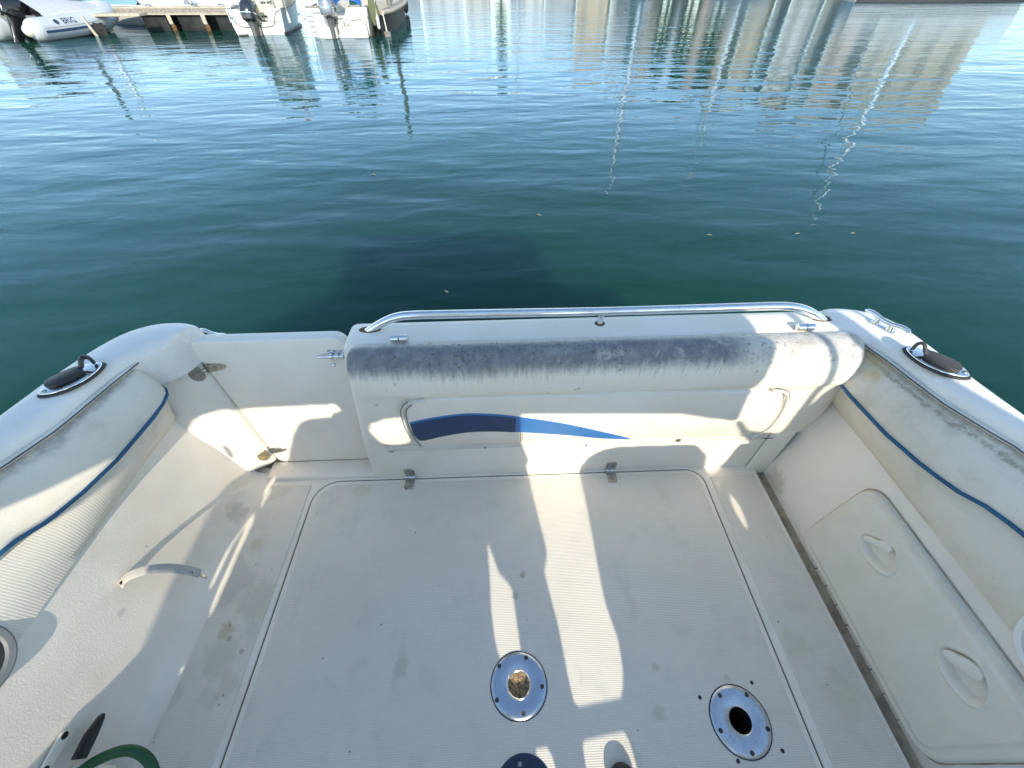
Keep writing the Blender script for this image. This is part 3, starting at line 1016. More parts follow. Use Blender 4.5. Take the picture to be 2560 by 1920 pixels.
# floor hatch hinges
def flap_hinge(x):
    body = [(-.0155, .835), (.0155, .835), (.021, .888), (-.021, .888)]
    h = prism("hatch_hinge", [(x + a, b) for a, b in rrect(-.0195, .0195, .828, .884, (.010, .010, .003, .003), 4)], .002, .0068, 'steel', hatch, .0012, 1)
    prism("hinge_leaf", [(x + a, b) for a, b in rrect(-.0205, .0205, .010, .062, (.003, .003, .012, .012), 4)], 0, .0035, 'steel', h, .001, 1, Matrix(((1, 0, 0), (0, 0, -1), (0, 1, 0))), (0, .8915, 0))
    bm = bmesh.new()
    for k in range(5):
        add_lathe(bm, [(.001, 0), (.0052, .0006), (.0052, .0075), (.001, .008)], (x - .0205 + k * .0083, .885, .0085), 12, rot_to((1, 0, 0)))
    from_bm("knuckle", bm, 'chrome', h)
    for dx, y in ((-.010, .868), (.010, .868), (0, .842)):
        lathe("screw", [(.0052, 0), (.0045, .0014), (.001, .0018)], (x + dx, y, .0066), 'screw', h, 10)
    for dx, z in ((-.011, .026), (.011, .026), (0, .048)):
        lathe("screw", [(.0052, 0), (.0045, .0014), (.001, .0018)], (x + dx, .8882, z), 'screw', h, 10, rot_to((0, -1, 0)))
flap_hinge(-.409)
flap_hinge(.429)

# table pedestal sockets
def pedestal(c, r, rh, mt, fill, screws, lift=.0):
    p = lathe("pedestal_socket", [(rh, -.03), (rh, .0075), (rh + .004, .0105), (r - .012, .0095), (r - .003, .0075), (r, .0035), (r, .002)], (c[0], c[1], lift), mt, hatch, 56, ang=50)
    if fill == 'soil':
        bm = bmesh.new()
        rings = []
        for k in range(6):
            rr = rh * (1 - k / 5.5)
            rings.append([bm.verts.new((c[0] + rr * cos(a * pi / 12), c[1] + rr * sin(a * pi / 12), -.012 + random.uniform(-.0025, .0025))) for a in range(24)])
        for i in range(5):
            for a in range(24):
                bm.faces.new((rings[i][a], rings[i][(a + 1) % 24], rings[i + 1][(a + 1) % 24], rings[i + 1][a]))
        bm.faces.new(rings[-1])
        from_bm("socket_debris", bm, 'soil', p, 80)
        lathe("socket_collar", [(rh + .003, .0100), (rh + .0005, .0118), (rh - .002, .010), (rh - .002, -.02)], (c[0], c[1], 0), 'chrome', p, 40)
    else:
        lathe("socket_tube", [(rh, .002), (rh, -.20), (.001, -.20)], (c[0], c[1], 0), 'void', p, 32)
    lathe("serrated_edge", [(r + (.0016), .0015), (r + .0012, .005), (r - .002, .0062)], (c[0], c[1], 0), 'dark_steel', p, 64)
    for x, y in screws:
        s = lathe("screw", [(.0062, 0), (.0056, .0010), (.0035, .0006), (.001, .0004)], (x, y, .0098), 'rubber', p, 14)
    return p
pedestal(PED1, .0835, .0335, 'alu_blue', 'soil', [(.037, .240), (-.045, .222), (.080, .168), (.022, .108), (-.053, .141)])
pedestal(PED2, .0815, .0300, 'alu', 'hole', [(.592, .130), (.670, .129), (.695, .053), (.630, .006), (.564, .054)])
p3 = lathe("pedestal_socket", [(.030, .030), (.026, .034), (.034, .036), (.037, .028), (.040, .014), (.05, .010), (.070, .009), (.078, .006), (.080, .002)], (PED3[0], PED3[1], 0), 'dark_steel', hatch, 48, ang=40)
lathe("socket_collar", [(.038, .012), (.0385, .034), (.035, .037), (.031, .035), (.030, .0), (.001, -.0)], (PED3[0], PED3[1], 0), 'chrome', p3, 40)
for a in (35, 100, 145, 215, 325):
    lathe("screw", [(.006, 0), (.005, .0012), (.001, .0016)], (PED3[0] + .058 * cos(radians(a)), PED3[1] + .058 * sin(radians(a)), .0094), 'screw', p3, 12)
# leftover plugged screw holes around the right socket
for x, y in ((.535, .128), (.70, .157), (.588, -.008), (.716, .008)):
    lathe("screw_plug", [(.0055, 0), (.0045, .0012), (.001, .0016)], (x, y, .0036), 'black', hatch, 8)

# starboard locker hatch with two recessed latches, a moulded plate that follows the wall
def locker():
    y0, y1, z0, z1 = -.03, .588, .012, .378
    def wall_x(z):
        return 1.078 + .105 * max(0, z)
    REC = [smooth2(p, 3) for p in ([(.478, .262), (.453, .293), (.418, .315), (.401, .314), (.372, .284), (.366, .254), (.385, .234), (.43, .223), (.465, .233)],
           [(.181, .264), (.183, .283), (.16, .314), (.139, .326), (.116, .324), (.089, .308), (.07, .280), (.069, .259), (.084, .241), (.124, .233), (.16, .242)])]
    HAN = ([(.472, .256), (.47, .270), (.449, .289), (.439, .305), (.424, .315), (.412, .312), (.408, .3), (.416, .289), (.43, .283), (.44, .276), (.461, .254)],
           [(.174, .265), (.177, .277), (.165, .293), (.147, .313), (.131, .322), (.116, .320), (.110, .309), (.114, .296), (.125, .288), (.139, .281), (.158, .264)])
    def inside_dist(poly, y, z):
        ins, best = False, 9.0
        for (ax, ay), (bx, by) in zip(poly, poly[1:] + poly[:1]):
            if (ay > z) != (by > z) and y < (bx - ax) * (z - ay) / (by - ay) + ax:
                ins = not ins
            dx, dy = bx - ax, by - ay
            t = max(0, min(1, ((y - ax) * dx + (z - ay) * dy) / (dx * dx + dy * dy + 1e-12)))
            best = min(best, math.hypot(y - ax - t * dx, z - ay - t * dy))
        return best if ins else -best
    NY, NZ = 190, 110
    out = rrect(y0, y1, z0, z1, (.05, .075, .055, .05), 8)
    def sd(y, z):   # inside distance to rounded outline
        hx, hz = (y1 - y0) / 2, (z1 - z0) / 2
        r = .06
        qx, qz = abs(y - (y0 + y1) / 2) - hx + r, abs(z - (z0 + z1) / 2) - hz + r
        return r - sqrt(max(qx, 0) ** 2 + max(qz, 0) ** 2) - min(max(qx, qz), 0)
    def dish(y, z):
        d = 0.0
        for rc in REC:
            if abs(y - rc[0][0]) > .16:
                continue
            t = inside_dist(rc, y, z)
            if t > 0:
                q = min(1, t / .020)
                d += .030 * q * q * (3 - 2 * q)
            elif t > -.008:
                d -= .0032 * sin(-t / .008 * pi)
        return d
    rows = []
    for i in range(NY + 1):
        y = y0 + (y1 - y0) * i / NY
        row = []
        for j in range(NZ + 1):
            z = z0 + (z1 - z0) * j / NZ
            # pull grid points outside the rounded corners onto the outline
            s = sd(y, z)
            yy, zz = y, z
            if s < 0:
                cy = min(max(y, y0 + .06), y1 - .06)
                cz = min(max(z, z0 + .06), z1 - .06)
                l = math.hypot(y - cy, z - cz)
                yy, zz = cy + (y - cy) / l * .06, cz + (z - cz) / l * .06
                s = 0
            h = .017 * (1 - max(0, 1 - s / .008) ** 2) 
            if .028 < s:
                h += .004 * min(1, (s - .028) / .004)
            row.append((wall_x(zz) - h + dish(yy, zz), yy, zz))
        rows.append(row)
    lk = grid("side_locker_hatch", rows, 'plastic_d', boat, ang=60)
    for hp_ in HAN:
        prism("latch_handle", smooth2(hp_, 3), -.010, .0035, 'plastic', lk, .002, 2, Matrix(((0, .105, -1), (1, 0, 0), (0, 1, 0))), (1.078 - .0225, 0, 0))
    tube("grime_shade_line", [(wall_x(z) - .0012, y, z) for y, z in inset(out, -.0005)], .0022, 'grime', lk, 6, True)  # thin dark line for grime and shade between panel and wall
    # hinge pin ticks along the lower edge
    for k in range(8):
        box("seal_clip", (1.077 - .012, .06 + k * .058, z0 - .002), (.012, .0022, .007), 'grey_trim', lk, 0)
locker()

# loose strap with snap on the port wall
sp = [(-1.097, .402, .283), (-1.090, .412, .292), (-1.068, .424, .302), (-1.03, .438, .298), (-.995, .450, .272), (-.965, .455, .235), (-.948, .456, .205)]
strap = tube("hold_down_strap", smooth_path(sp, 5), .0125, 'strap', boat, 8, sq=(1.0, .16))
lathe("snap_ring", [(.0045, 0), (.0075, .0012), (.0075, .003), (.0045, .0036), (.0035, .001)], (-.958, .452, .228), 'steel', strap, 16, rot_to((.7, -.3, .6)))
lathe("screw", [(.005, 0), (.004, .002), (.001, .003)], (-1.092, .407, .292), 'black', strap, 10, rot_to((1, 0, .2)))
tube("webbing_tip", [(-.950, .455, .21), (-.945, .452, .195), (-.938, .449, .18)], [.011, .010, .004], 'strap', strap, 8, sq=(1.0, .16))

# black handle in its grey bracket low on the port wall
brk = prism("handle_bracket", rrect(.022, .100, .190, .220, (.010,) * 4, 4), 0, .006, 'plastic', boat, .002, 2, Matrix(((0, 0, 1), (1, 0, 0), (0, 1, 0))), (-1.088, 0, 0))
for y in (.030, .090):
    lathe("screw", [(.0085, 0), (.007, .002), (.001, .003)], (-1.0822, y, .208), 'black', brk, 12, rot_to((1, 0, 0)))
hp = [(.046, .190), (.049, .150), (.090, .152), (.126, .160), (.133, .168), (.128, .176), (.092, .191)]
prism("handle_grip", hp, 0, .012, 'black', brk, .003, 2, Matrix(((0, .10, 1), (1, 0, 0), (0, 1, 0))), (-1.072, 0, 0))
lathe("handle_cup", [(.026, -.10), (.030, .0), (.027, .003), (.024, .0), (.024, -.02), (.001, -.02)], (-1.050, .012, .150), 'plastic', brk, 24)

# ------------------------------------------------------------------ flat stand-in for the unseen wheelhouse behind the photographer
# added flat panel blocks the sun; openings shaped to throw patches of light
SHADOW_LOOPS = [
    [(-1.300, -0.390), (1.300, -0.390), (1.300, 0.786), (1.312, 0.834), (1.329, 0.946), (1.366, 1.062), (1.375, 1.102), (1.386, 1.118), (1.414, 1.136), (1.439, 1.162), (1.475, 1.246), (1.491, 1.294), (1.486, 1.299), (1.474, 1.300), (1.466, 1.306), (1.302, 1.714), (1.294, 1.720), (1.278, 1.720), (1.262, 1.713), (1.246, 1.716), (1.240, 1.710), (1.255, 1.678), (1.251, 1.658), (1.243, 1.642), (1.250, 1.629), (1.266, 1.615), (1.268, 1.606), (1.268, 1.554), (1.262, 1.478), (1.264, 1.466), (1.256, 1.454), (1.254, 1.442), (1.259, 1.342), (1.276, 1.262), (1.288, 1.218), (1.304, 1.194), (1.306, 1.174), (1.298, 1.166), (1.286, 1.163), (1.266, 1.169), (1.246, 1.166), (1.229, 1.178), (1.194, 1.182), (1.178, 1.203), (1.146, 1.207), (1.114, 1.217), (1.058, 1.276), (1.042, 1.286), (1.041, 1.282), (1.120, 1.186), (1.126, 1.174), (1.158, 1.162), (1.178, 1.143), (1.186, 1.130), (1.202, 1.121), (1.215, 1.102), (1.210, 1.094), (1.182, 1.094), (1.174, 1.090), (1.168, 1.054), (1.170, 1.042), (1.166, 1.014), (1.167, 1.002), (1.159, 0.954), (1.152, 0.934), (1.142, 0.926), (1.114, 0.915), (1.090, 0.910), (1.084, 0.914), (1.081, 0.922), (1.087, 0.938), (1.086, 0.946), (1.073, 0.982), (1.066, 1.016), (1.010, 1.082), (0.990, 1.097), (0.890, 1.103), (0.870, 1.098), (0.774, 1.103), (0.754, 1.098), (0.690, 1.101), (0.630, 1.082), (0.606, 1.064), (0.582, 1.037), (0.571, 1.018), (0.569, 1.002), (0.557, 0.978), (0.555, 0.946), (0.545, 0.918), (0.544, 0.898), (0.489, 0.674), (0.485, 0.646), (0.488, 0.594), (0.486, 0.581), (0.470, 0.531), (0.454, 0.507), (0.438, 0.492), (0.310, 0.483), (0.301, 0.490), (0.301, 0.522), (0.308, 0.598), (0.304, 0.702), (0.308, 0.714), (0.329, 0.742), (0.332, 0.750), (0.331, 0.878), (0.332, 0.902), (0.337, 0.922), (0.328, 0.982), (0.336, 1.030), (0.293, 1.194), (0.286, 1.370), (0.294, 1.379), (0.314, 1.380), (0.822, 1.352), (0.938, 1.317), (0.966, 1.313), (1.018, 1.299), (1.030, 1.300), (0.988, 1.438), (0.996, 1.458), (0.992, 1.474), (0.999, 1.510), (0.996, 1.534), (0.999, 1.590), (1.018, 1.634), (1.004, 1.650), (1.012, 1.682), (1.011, 1.698), (1.016, 1.726), (1.013, 1.750), (1.014, 1.770), (1.011, 1.782), (1.013, 1.818), (1.002, 1.826), (1.000, 1.834), (1.000, 2.110), (0.995, 2.142), (0.983, 2.182), (0.955, 2.234), (0.916, 2.278), (0.882, 2.303), (0.842, 2.323), (0.818, 2.331), (0.770, 2.340), (-0.570, 2.340), (-0.618, 2.331), (-0.642, 2.323), (-0.682, 2.303), (-0.714, 2.280), (-0.740, 2.254), (-0.763, 2.222), (-0.780, 2.186), (-0.782, 1.736), (-0.790, 1.732), (-0.994, 1.731), (-1.000, 1.722), (-1.000, 1.670), (-1.004, 1.662), (-1.102, 1.660), (-1.110, 1.658), (-1.118, 1.651), (-1.131, 1.614), (-1.136, 1.562), (-1.139, 1.554), (-1.290, 1.552), (-1.299, 1.546)],
    [(-1.094, 0.581), (-1.106, 0.606), (-1.116, 0.682), (-1.116, 0.862), (-1.112, 0.882), (-1.112, 0.954), (-1.108, 0.974), (-1.108, 1.018), (-1.104, 1.038), (-1.104, 1.074), (-1.092, 1.190), (-1.092, 1.222), (-1.084, 1.286), (-1.074, 1.309), (-1.062, 1.319), (-1.042, 1.325), (-1.034, 1.310), (-1.026, 1.306), (-1.010, 1.321), (-0.994, 1.320), (-0.926, 1.334), (-0.846, 1.365), (-0.847, 1.354), (-0.877, 1.302), (-0.922, 1.256), (-0.960, 1.234), (-0.954, 1.232), (-0.908, 1.254), (-0.858, 1.307), (-0.830, 1.350), (-0.818, 1.352), (-0.806, 1.363), (-0.750, 1.374), (-0.731, 1.370), (-0.718, 1.357), (-0.710, 1.356), (-0.650, 1.365), (-0.530, 1.368), (-0.466, 1.368), (-0.446, 1.372), (-0.386, 1.369), (-0.370, 1.374), (-0.358, 1.373), (-0.351, 1.366), (-0.345, 1.342), (-0.349, 1.322), (-0.362, 1.314), (-0.382, 1.310), (-0.394, 1.291), (-0.402, 1.285), (-0.434, 1.286), (-0.450, 1.281), (-0.478, 1.281), (-0.514, 1.264), (-0.530, 1.252), (-0.581, 1.182), (-0.618, 1.109), (-0.629, 1.094), (-0.657, 1.034), (-0.681, 0.998), (-0.702, 0.995), (-0.706, 1.002), (-0.718, 1.010), (-0.750, 1.013), (-0.774, 1.010), (-0.810, 0.994), (-0.834, 0.999), (-0.842, 0.996), (-0.850, 0.982), (-0.850, 0.974), (-0.829, 0.966), (-0.806, 0.950), (-0.798, 0.942), (-0.798, 0.934), (-0.806, 0.929), (-0.830, 0.947), (-0.850, 0.955), (-0.860, 0.950), (-0.889, 0.838), (-0.899, 0.810), (-0.926, 0.683), (-0.942, 0.677), (-0.962, 0.681), (-0.974, 0.670), (-0.994, 0.664), (-1.018, 0.650), (-1.037, 0.630), (-1.074, 0.606), (-1.090, 0.582)],
    [(0.326, 0.286), (0.265, 0.294), (0.290, 0.358), (0.292, 0.410), (0.297, 0.438), (0.302, 0.450), (0.310, 0.454), (0.374, 0.459), (0.422, 0.462), (0.429, 0.454), (0.430, 0.434), (0.424, 0.346), (0.426, 0.322), (0.423, 0.298), (0.422, 0.294), (0.402, 0.289)],
    [(-0.174, 1.176), (-0.206, 1.193), (-0.212, 1.202), (-0.234, 1.282), (-0.206, 1.339), (-0.186, 1.344), (-0.157, 1.362), (-0.134, 1.364), (-0.122, 1.368), (-0.106, 1.367), (-0.094, 1.372), (-0.088, 1.370), (-0.084, 1.362), (-0.100, 1.222), (-0.108, 1.198), (-0.118, 1.189), (-0.146, 1.179)],
    [(0.138, 0.466), (0.118, 0.469), (0.114, 0.474), (0.111, 0.546), (0.102, 0.566), (0.099, 0.586), (0.100, 0.634), (0.113, 0.702), (0.121, 0.770), (0.122, 0.774), (0.127, 0.774), (0.136, 0.750), (0.149, 0.714), (0.175, 0.694), (0.184, 0.682), (0.177, 0.570), (0.181, 0.542), (0.191, 0.518), (0.194, 0.494), (0.191, 0.486), (0.182, 0.478)],
    [(-0.830, 0.641), (-0.832, 0.650), (-0.825, 0.690), (-0.792, 0.810), (-0.794, 0.815), (-0.802, 0.807), (-0.820, 0.778), (-0.846, 0.697), (-0.850, 0.694), (-0.853, 0.698), (-0.839, 0.754), (-0.828, 0.786), (-0.778, 0.856), (-0.766, 0.861), (-0.760, 0.846), (-0.783, 0.774), (-0.814, 0.658), (-0.820, 0.646)],
    [(0.170, 0.350), (0.146, 0.352), (0.138, 0.362), (0.151, 0.378), (0.166, 0.405), (0.169, 0.442), (0.174, 0.447), (0.182, 0.447), (0.202, 0.448), (0.212, 0.438), (0.217, 0.410), (0.215, 0.386), (0.206, 0.354), (0.186, 0.348)],
    [(1.102, 0.773), (1.098, 0.775), (1.094, 0.786), (1.096, 0.822), (1.110, 0.858), (1.119, 0.870), (1.122, 0.871), (1.126, 0.866), (1.130, 0.842), (1.119, 0.802)],
    [(-0.754, 0.864), (-0.758, 0.867), (-0.759, 0.874), (-0.751, 0.894), (-0.759, 0.902), (-0.759, 0.910), (-0.742, 0.937), (-0.710, 0.974), (-0.713, 0.954), (-0.729, 0.930), (-0.727, 0.922), (-0.722, 0.922), (-0.720, 0.918), (-0.722, 0.910), (-0.747, 0.870)],
    [(-0.824, 1.106), (-0.818, 1.106), (-0.812, 1.138), (-0.813, 1.166), (-0.817, 1.178), (-0.822, 1.179), (-0.823, 1.174), (-0.827, 1.118)],
    [(-0.866, 0.548), (-0.870, 0.551), (-0.870, 0.558), (-0.858, 0.574), (-0.853, 0.570), (-0.853, 0.562)],
    [(1.090, 0.882), (1.091, 0.898), (1.098, 0.902), (1.103, 0.898), (1.103, 0.890), (1.098, 0.881)],
]
def make_shadow_panel():
    # even-odd fill of the loops by trapezoids between neighbouring heights
    T = .024
    zs = sorted({p[1] for lp in SHADOW_LOOPS for p in lp})
    ed = [(a, b) for lp in SHADOW_LOOPS for a, b in zip(lp, lp[1:] + lp[:1]) if a[1] != b[1]]
    verts, faces = [], []
    for za, zb in zip(zs, zs[1:]):
        zm = (za + zb) / 2
        hit = []
        for a, b in ed:
            if min(a[1], b[1]) < zm < max(a[1], b[1]):
                fx = lambda z: a[0] + (b[0] - a[0]) * (z - a[1]) / (b[1] - a[1])
                hit.append((fx(zm), fx(za), fx(zb)))
        hit.sort()
        for l, r in zip(hit[0::2], hit[1::2]):
            s = len(verts)
            for y in (-.70, -.70 - T):
                verts += [(l[1], y, za), (r[1], y, za), (r[2], y, zb), (l[2], y, zb)]
            faces += [(s, s + 1, s + 2, s + 3), (s + 7, s + 6, s + 5, s + 4), (s, s + 3, s + 7, s + 4), (s + 1, s + 5, s + 6, s + 2)]
    me = bpy.data.meshes.new("shadow_panel")
    me.from_pydata(verts, [], faces)
    return link("shadow_panel", me, 'gel2', boat)
frame = make_shadow_panel()
tube("shadow_pole", smooth_path([(1.155, -.72, 1.86), (1.165, -.72, 1.68), (1.185, -.72, 1.58), (1.205, -.72, 1.50), (1.245, -.72, 1.356), (1.292, -.72, 1.17)], 4), .0125, 'chrome', frame, 10)  # unseen pole, bent to cast the thin shadow across the cushion
# ------------------------------------------------------------------ things lying in the cockpit
hose_pts = [(-1.20, -.16, .03), (-1.14, -.08, .07), (-1.085, -.01, .11), (-1.04, .030, .150), (-.99, .053, .160), (-.948, .060, .158), (-.912, .050, .148), (-.886, .025, .13), (-.87, -.02, .10), (-.87, -.08, .06), (-.90, -.2, .02)]
tag(tube("garden_hose", smooth_path(hose_pts, 6), .0118, 'hose', None, 14), "dark green garden hose arching over the port cockpit floor beside the black handle", "hose")
knob = lathe("rubber_knob", [(.036, .0), (.037, .010), (.036, .020), (.031, .029), (.022, .034), (.010, .0365), (.001, .037)], (.272, -.036, .004), 'black', None, 32)
tag(knob, "black rounded rubber knob standing on the hatch at the bottom edge", "knob")

# ------------------------------------------------------------------ moored craft across the basin
W = -.30
def hull_loft(root, beam, length, fb, bow_rise=.35, flare=.16, tr=.02, name="hull", mt='hull'):
    rows = []
    n = 16
    for i in range(n + 1):
        t = i / n
        hb = beam / 2 * (1 - max(0, (t - .25) / .75) ** 2.3) * (.96 + .04 * min(1, t * 4))
        hb = max(hb, .015)
        z1 = fb + bow_rise * t ** 1.8
        y = length * t
        fl = flare * (1 + 1.2 * t)
        row = []
        for k, (a, z) in enumerate(((1.0, z1), (1.0 - fl * .12, z1 * .72), (1.0 - fl * .35, z1 * .35), (1.0 - fl * .6, .06), (1.0 - fl * .75, -.02), (.75 - fl * .6, -.22), (.0, -.38))):
            row.append((hb * a, y + (.25 * t * (z / z1) if z > 0 else 0) + (tr * (z / fb)), z))
        full = [(-x, yy, z) for x, yy, z in row] + [(x, yy, z) for x, yy, z in row[-2::-1]]
        rows.append(full)
    h = grid(name, rows, mt, root, ang=40)
    m = len(rows[0])
    return h, rows

def transom_cap(root, rows, cut, mt='hull', name="transom"):
    """stern face with a splash well cut down in the middle: cut = (half width, z, corner)"""
    r = rows[0]
    pts = [(x, z) for x, y, z in r]
    top = r[0][2]
    w, zc = cut
    pts = pts + [(w + .10, top - .02), (w + .03, top - .10), (w, zc + .05), (w - .06, zc), (-w + .06, zc), (-w, zc + .05), (-w - .03, top - .10), (-w - .10, top - .02)]
    return prism(name, pts, -.04, .03, mt, root, .008, 2, Matrix(((1, 0, 0), (0, 0, 1), (0, 1, 0))), (0, 0, 0))

def strip_along(rows, idx_frac, dz, r, name, mt, par, both=True):
    for s in ((0, -1) if both else (-1,)):
        pts = [Vector(row[s]) + Vector((0, 0, dz)) for row in rows]
        tube(name, pts, r, mt, par, 6)

def outboard(par, x, y, z, cowl_mat, tilt, s=1.0, yaw=0.0, grey='engine_grey'):
    """engine hung on the transom: mid section with cowling, clamp, leg, plate, gearcase and propeller"""
    T = Matrix.Translation((x, y, z)) @ Matrix.Rotation(yaw, 4, 'Z') @ Matrix.Rotation(tilt, 4, 'X')
    def P(p):
        return T @ Vector((p[0] * s, p[1] * s, p[2] * s))
    def loft(name, secs, mt, parent, n=16):
        rows = []
        for zz, yc, hw, hl, sq in secs:
            ring = []
            for k in range(n):
                a = 2 * pi * k / n
                ca, sa = cos(a), sin(a)
                cx = math.copysign(abs(ca) ** sq, ca) * hw
                cy = math.copysign(abs(sa) ** sq, sa) * hl
                ring.append(tuple(P((cx, yc + cy, zz))))
            rows.append(ring)
        o = grid(name, rows, mt, parent, ang=50, close=True)
        return o
    mid = loft("outboard_motor", [(-.34, -.20, .055, .11, .8), (-.10, -.20, .07, .13, .7), (.05, -.20, .09, .16, .7), (.12, -.20, .12, .20, .7)], grey, par)
    c = loft("cowling", [(.10, -.20, .15, .24, .7), (.13, -.21, .185, .30, .65), (.28, -.22, .195, .33, .62), (.44, -.20, .18, .31, .65), (.54, -.17, .15, .26, .7), (.59, -.15, .09, .17, .8), (.605, -.14, .01, .02, 1)], cowl_mat, mid)
    loft("cowl_band", [(.255, -.22, .199, .336, .62), (.275, -.22, .2005, .338, .62)], 'chrome' if cowl_mat != 'cowl_black' else 'cowl_black', mid)
    loft("leg", [(-1.02, -.22, .022, .10, .9), (-.80, -.20, .030, .11, .9), (-.62, -.19, .035, .11, .9), (-.33, -.19, .05, .11, .85)], grey, mid, 12)
    bm = bmesh.new()
    add_box(bm, P((0, -.24, -.66)), (.20 * s, .38 * s, .014 * s), .004, 1, T.to_3x3().to_4x4())
    add_box(bm, P((0, -.02, -.08)), (.22 * s, .14 * s, .30 * s), .02, 2, T.to_3x3().to_4x4())
    from_bm("clamp_bracket", bm, grey, mid)
    loft("gearcase", [(-1.13, -.20, .004, .02, 1), (-1.08, -.2, .045, .20, 1), (-1.02, -.2, .05, .22, 1), (-.97, -.2, .03, .16, 1)], grey, mid, 12)
    bm = bmesh.new()
    for k in range(3):
        a = 2 * pi * k / 3
        vs = [bm.verts.new(P((r * cos(a + da), -.44 + dy, -1.05 + r * sin(a + da)))) for r, da, dy in ((.03, -.3, 0), (.09, -.45, -.02), (.13, .0, -.01), (.10, .4, .03), (.03, .3, .02))]
        bm.faces.new(vs)
    add_tube(bm, [P((0, -.38, -1.05)), P((0, -.50, -1.05))], [.04 * s, .02 * s], 10)
    bmesh.ops.solidify(bm, geom=bm.faces[:3], thickness=.006)
    from_bm("propeller", bm, grey, mid)
    return mid

def letters(name, text, size, mt, par, loc, rot):
    cu = bpy.data.curves.new(name, 'FONT')
    cu.body = text
    cu.size = size
    cu.extrude = .002
    cu.align_x = 'CENTER'
    cu.align_y = 'CENTER'
    cu.materials.append(M[mt])
    o = bpy.data.objects.new(name, cu)
    COL.objects.link(o)
    bpy.context.view_layer.update()
    me = bpy.data.meshes.new_from_object(o.evaluated_get(bpy.context.evaluated_depsgraph_get()))
    bpy.data.objects.remove(o)
    o = link(name, me, None, par)
    o.location = loc
    o.rotation_euler = rot
    return o

def fender(loc, L, r, rz=0, label="", mt='tube_white', hang=.5):
    f = empty("fender", loc, rz, label, "fender", "white fenders hanging along the moored boats")
    lathe("fender_body", [(.001, -L / 2), (r * .5, -L / 2 + .02), (r, -L / 2 + r), (r, L / 2 - r), (r * .5, L / 2 - .02), (.02, L / 2), (.02, L / 2 + .05), (.001, L / 2 + .05)], (0, 0, 0), mt, f, 16)
    tube("lanyard", [(0, 0, L / 2 + .04), (.01, .02, L / 2 + hang)], .008, 'rope', f, 6)
    return f

def ladder(par, x0, x1, y, z0, z1, dx, n=4):
    l = tube("boarding_ladder", [(x0, y, z1), (x0 + dx, y - .10, z0)], .014, 'chrome', par, 8)
    tube("ladder_rail", [(x1, y, z1), (x1 + dx, y - .10, z0)], .014, 'chrome', l, 8)
    for k in range(n):
        t = (k + .4) / n
        box("rung", ((x0 + x1) / 2 + dx * t, y - .10 * t, z1 + (z0 - z1) * t), (x1 - x0, .05, .022), 'chrome', l, .004, 1)
    return l

# boat one: white, navy engine
b1 = empty("moored_boat", (-9.66, 22.20, W), radians(6), "white moored motorboat with a dark navy outboard engine and dark blue name on its stern", "motorboat", "white boats moored stern-to at the pontoon")
h, rows = hull_loft(b1, 2.18, 5.6, .80, .5)
transom_cap(b1, rows, (.46, .40))
strip_along(rows, 0, -.03, .022, "rubbing_strake", 'grey_trim', h)
st_ = prism("black_waterline", [(x, y) for x, y in [(r[0][0] * .93, r[0][1]) for r in rows] + [(-r[0][0] * .93, r[0][1]) for r in rows[::-1]]], -.02, .045, 'antifoul', h, 0)
# curved dark trim round the splash well
tube("splash_trim", smooth_path([(-1.0, -.055, .70), (-.86, -.055, .42), (-.62, -.058, .27), (-.2, -.06, .24), (.3, -.06, .25), (.60, -.058, .30), (.72, -.055, .50), (.84, -.055, .68), (1.02, -.05, .74)], 5), .016, 'grey_trim', h, 6)
bm = bmesh.new()
add_box(bm, (0, 2.2, .42), (1.7, 3.4, .05), .02, 1)
from_bm("cockpit_sole", bm, 'cream', b1)
for x, w in ((-.34, .62), (.44, .50)):
    sb_ = box("stern_seat", (x, .62, .80), (w, .30, .52), 'cream', b1, .06, 3)
    box("seat_cushion", (x, .50, 1.02), (w * .94, .36, .10), 'cream', sb_, .04, 3)
wh = box("wheelhouse", (.05, 2.35, 1.30), (1.46, 1.7, 1.5), 'cream', b1, .10, 3)
for x in (-.40, .08, .50):
    box("window", (x, 1.49, 1.66), (.40, .02, .62), 'glass_green', wh, .02, 1)
box("cabin_roof", (.05, 2.2, 2.12), (1.7, 2.3, .10), 'cream', wh, .05, 2)
box("side_window", (.79, 2.5, 1.7), (.02, 1.1, .55), 'glass_green', wh, .02, 1)
tube("roof_pole", [(.62, 1.3, 2.1), (.62, 1.25, 3.5)], .018, 'mast', wh, 6)
tube("roof_pole", [(-.75, 1.2, .8), (-.80, 1.15, 2.7)], .012, 'chrome', wh, 6)
box("ensign", (.42, 1.2, 2.85), (.20, .02, .26), 'red', wh, .0)
tube("ensign_staff", [(.32, 1.22, 2.1), (.32, 1.18, 3.05)], .012, 'mast', wh, 6)
outboard(b1, -.06, -.02, .19, 'cowl_navy', radians(-14), 1.42, radians(-8))
letters("name_lettering", "PAOLANA", .09, 'letter_dark', b1, (.68, -.052, .40), (pi / 2, 0, 0))
lg = letters("emblem", "+", .16, 'grey_trim', b1, (.66, -.052, .62), (pi / 2, 0, .4))
ladder(b1, -.96, -.80, -.06, .42, .95, -.02, 2)
prism("trim_tab", [(-.9, -.26), (-.55, -.24), (-.50, -.05), (-.9, -.05)], .03, .045, 'engine_grey', b1, 0)
tube("cooling_line", smooth_path([(.30, -.06, .25), (.38, -.09, .16), (.42, -.09, -.02)], 4), .007, 'grey_trim', b1, 5)
for x in (-1.0, .96):
    box("exhaust_flap", (x, -.07, .02), (.08, .04, .13), 'black', b1, .02, 1)
tube("stern_rail", smooth_path([(.55, .10, .80), (.56, .12, 1.05), (.80, .3, 1.08), (1.02, .8, 1.06), (1.03, 1.3, 1.05)], 4), .013, 'chrome', b1, 6)

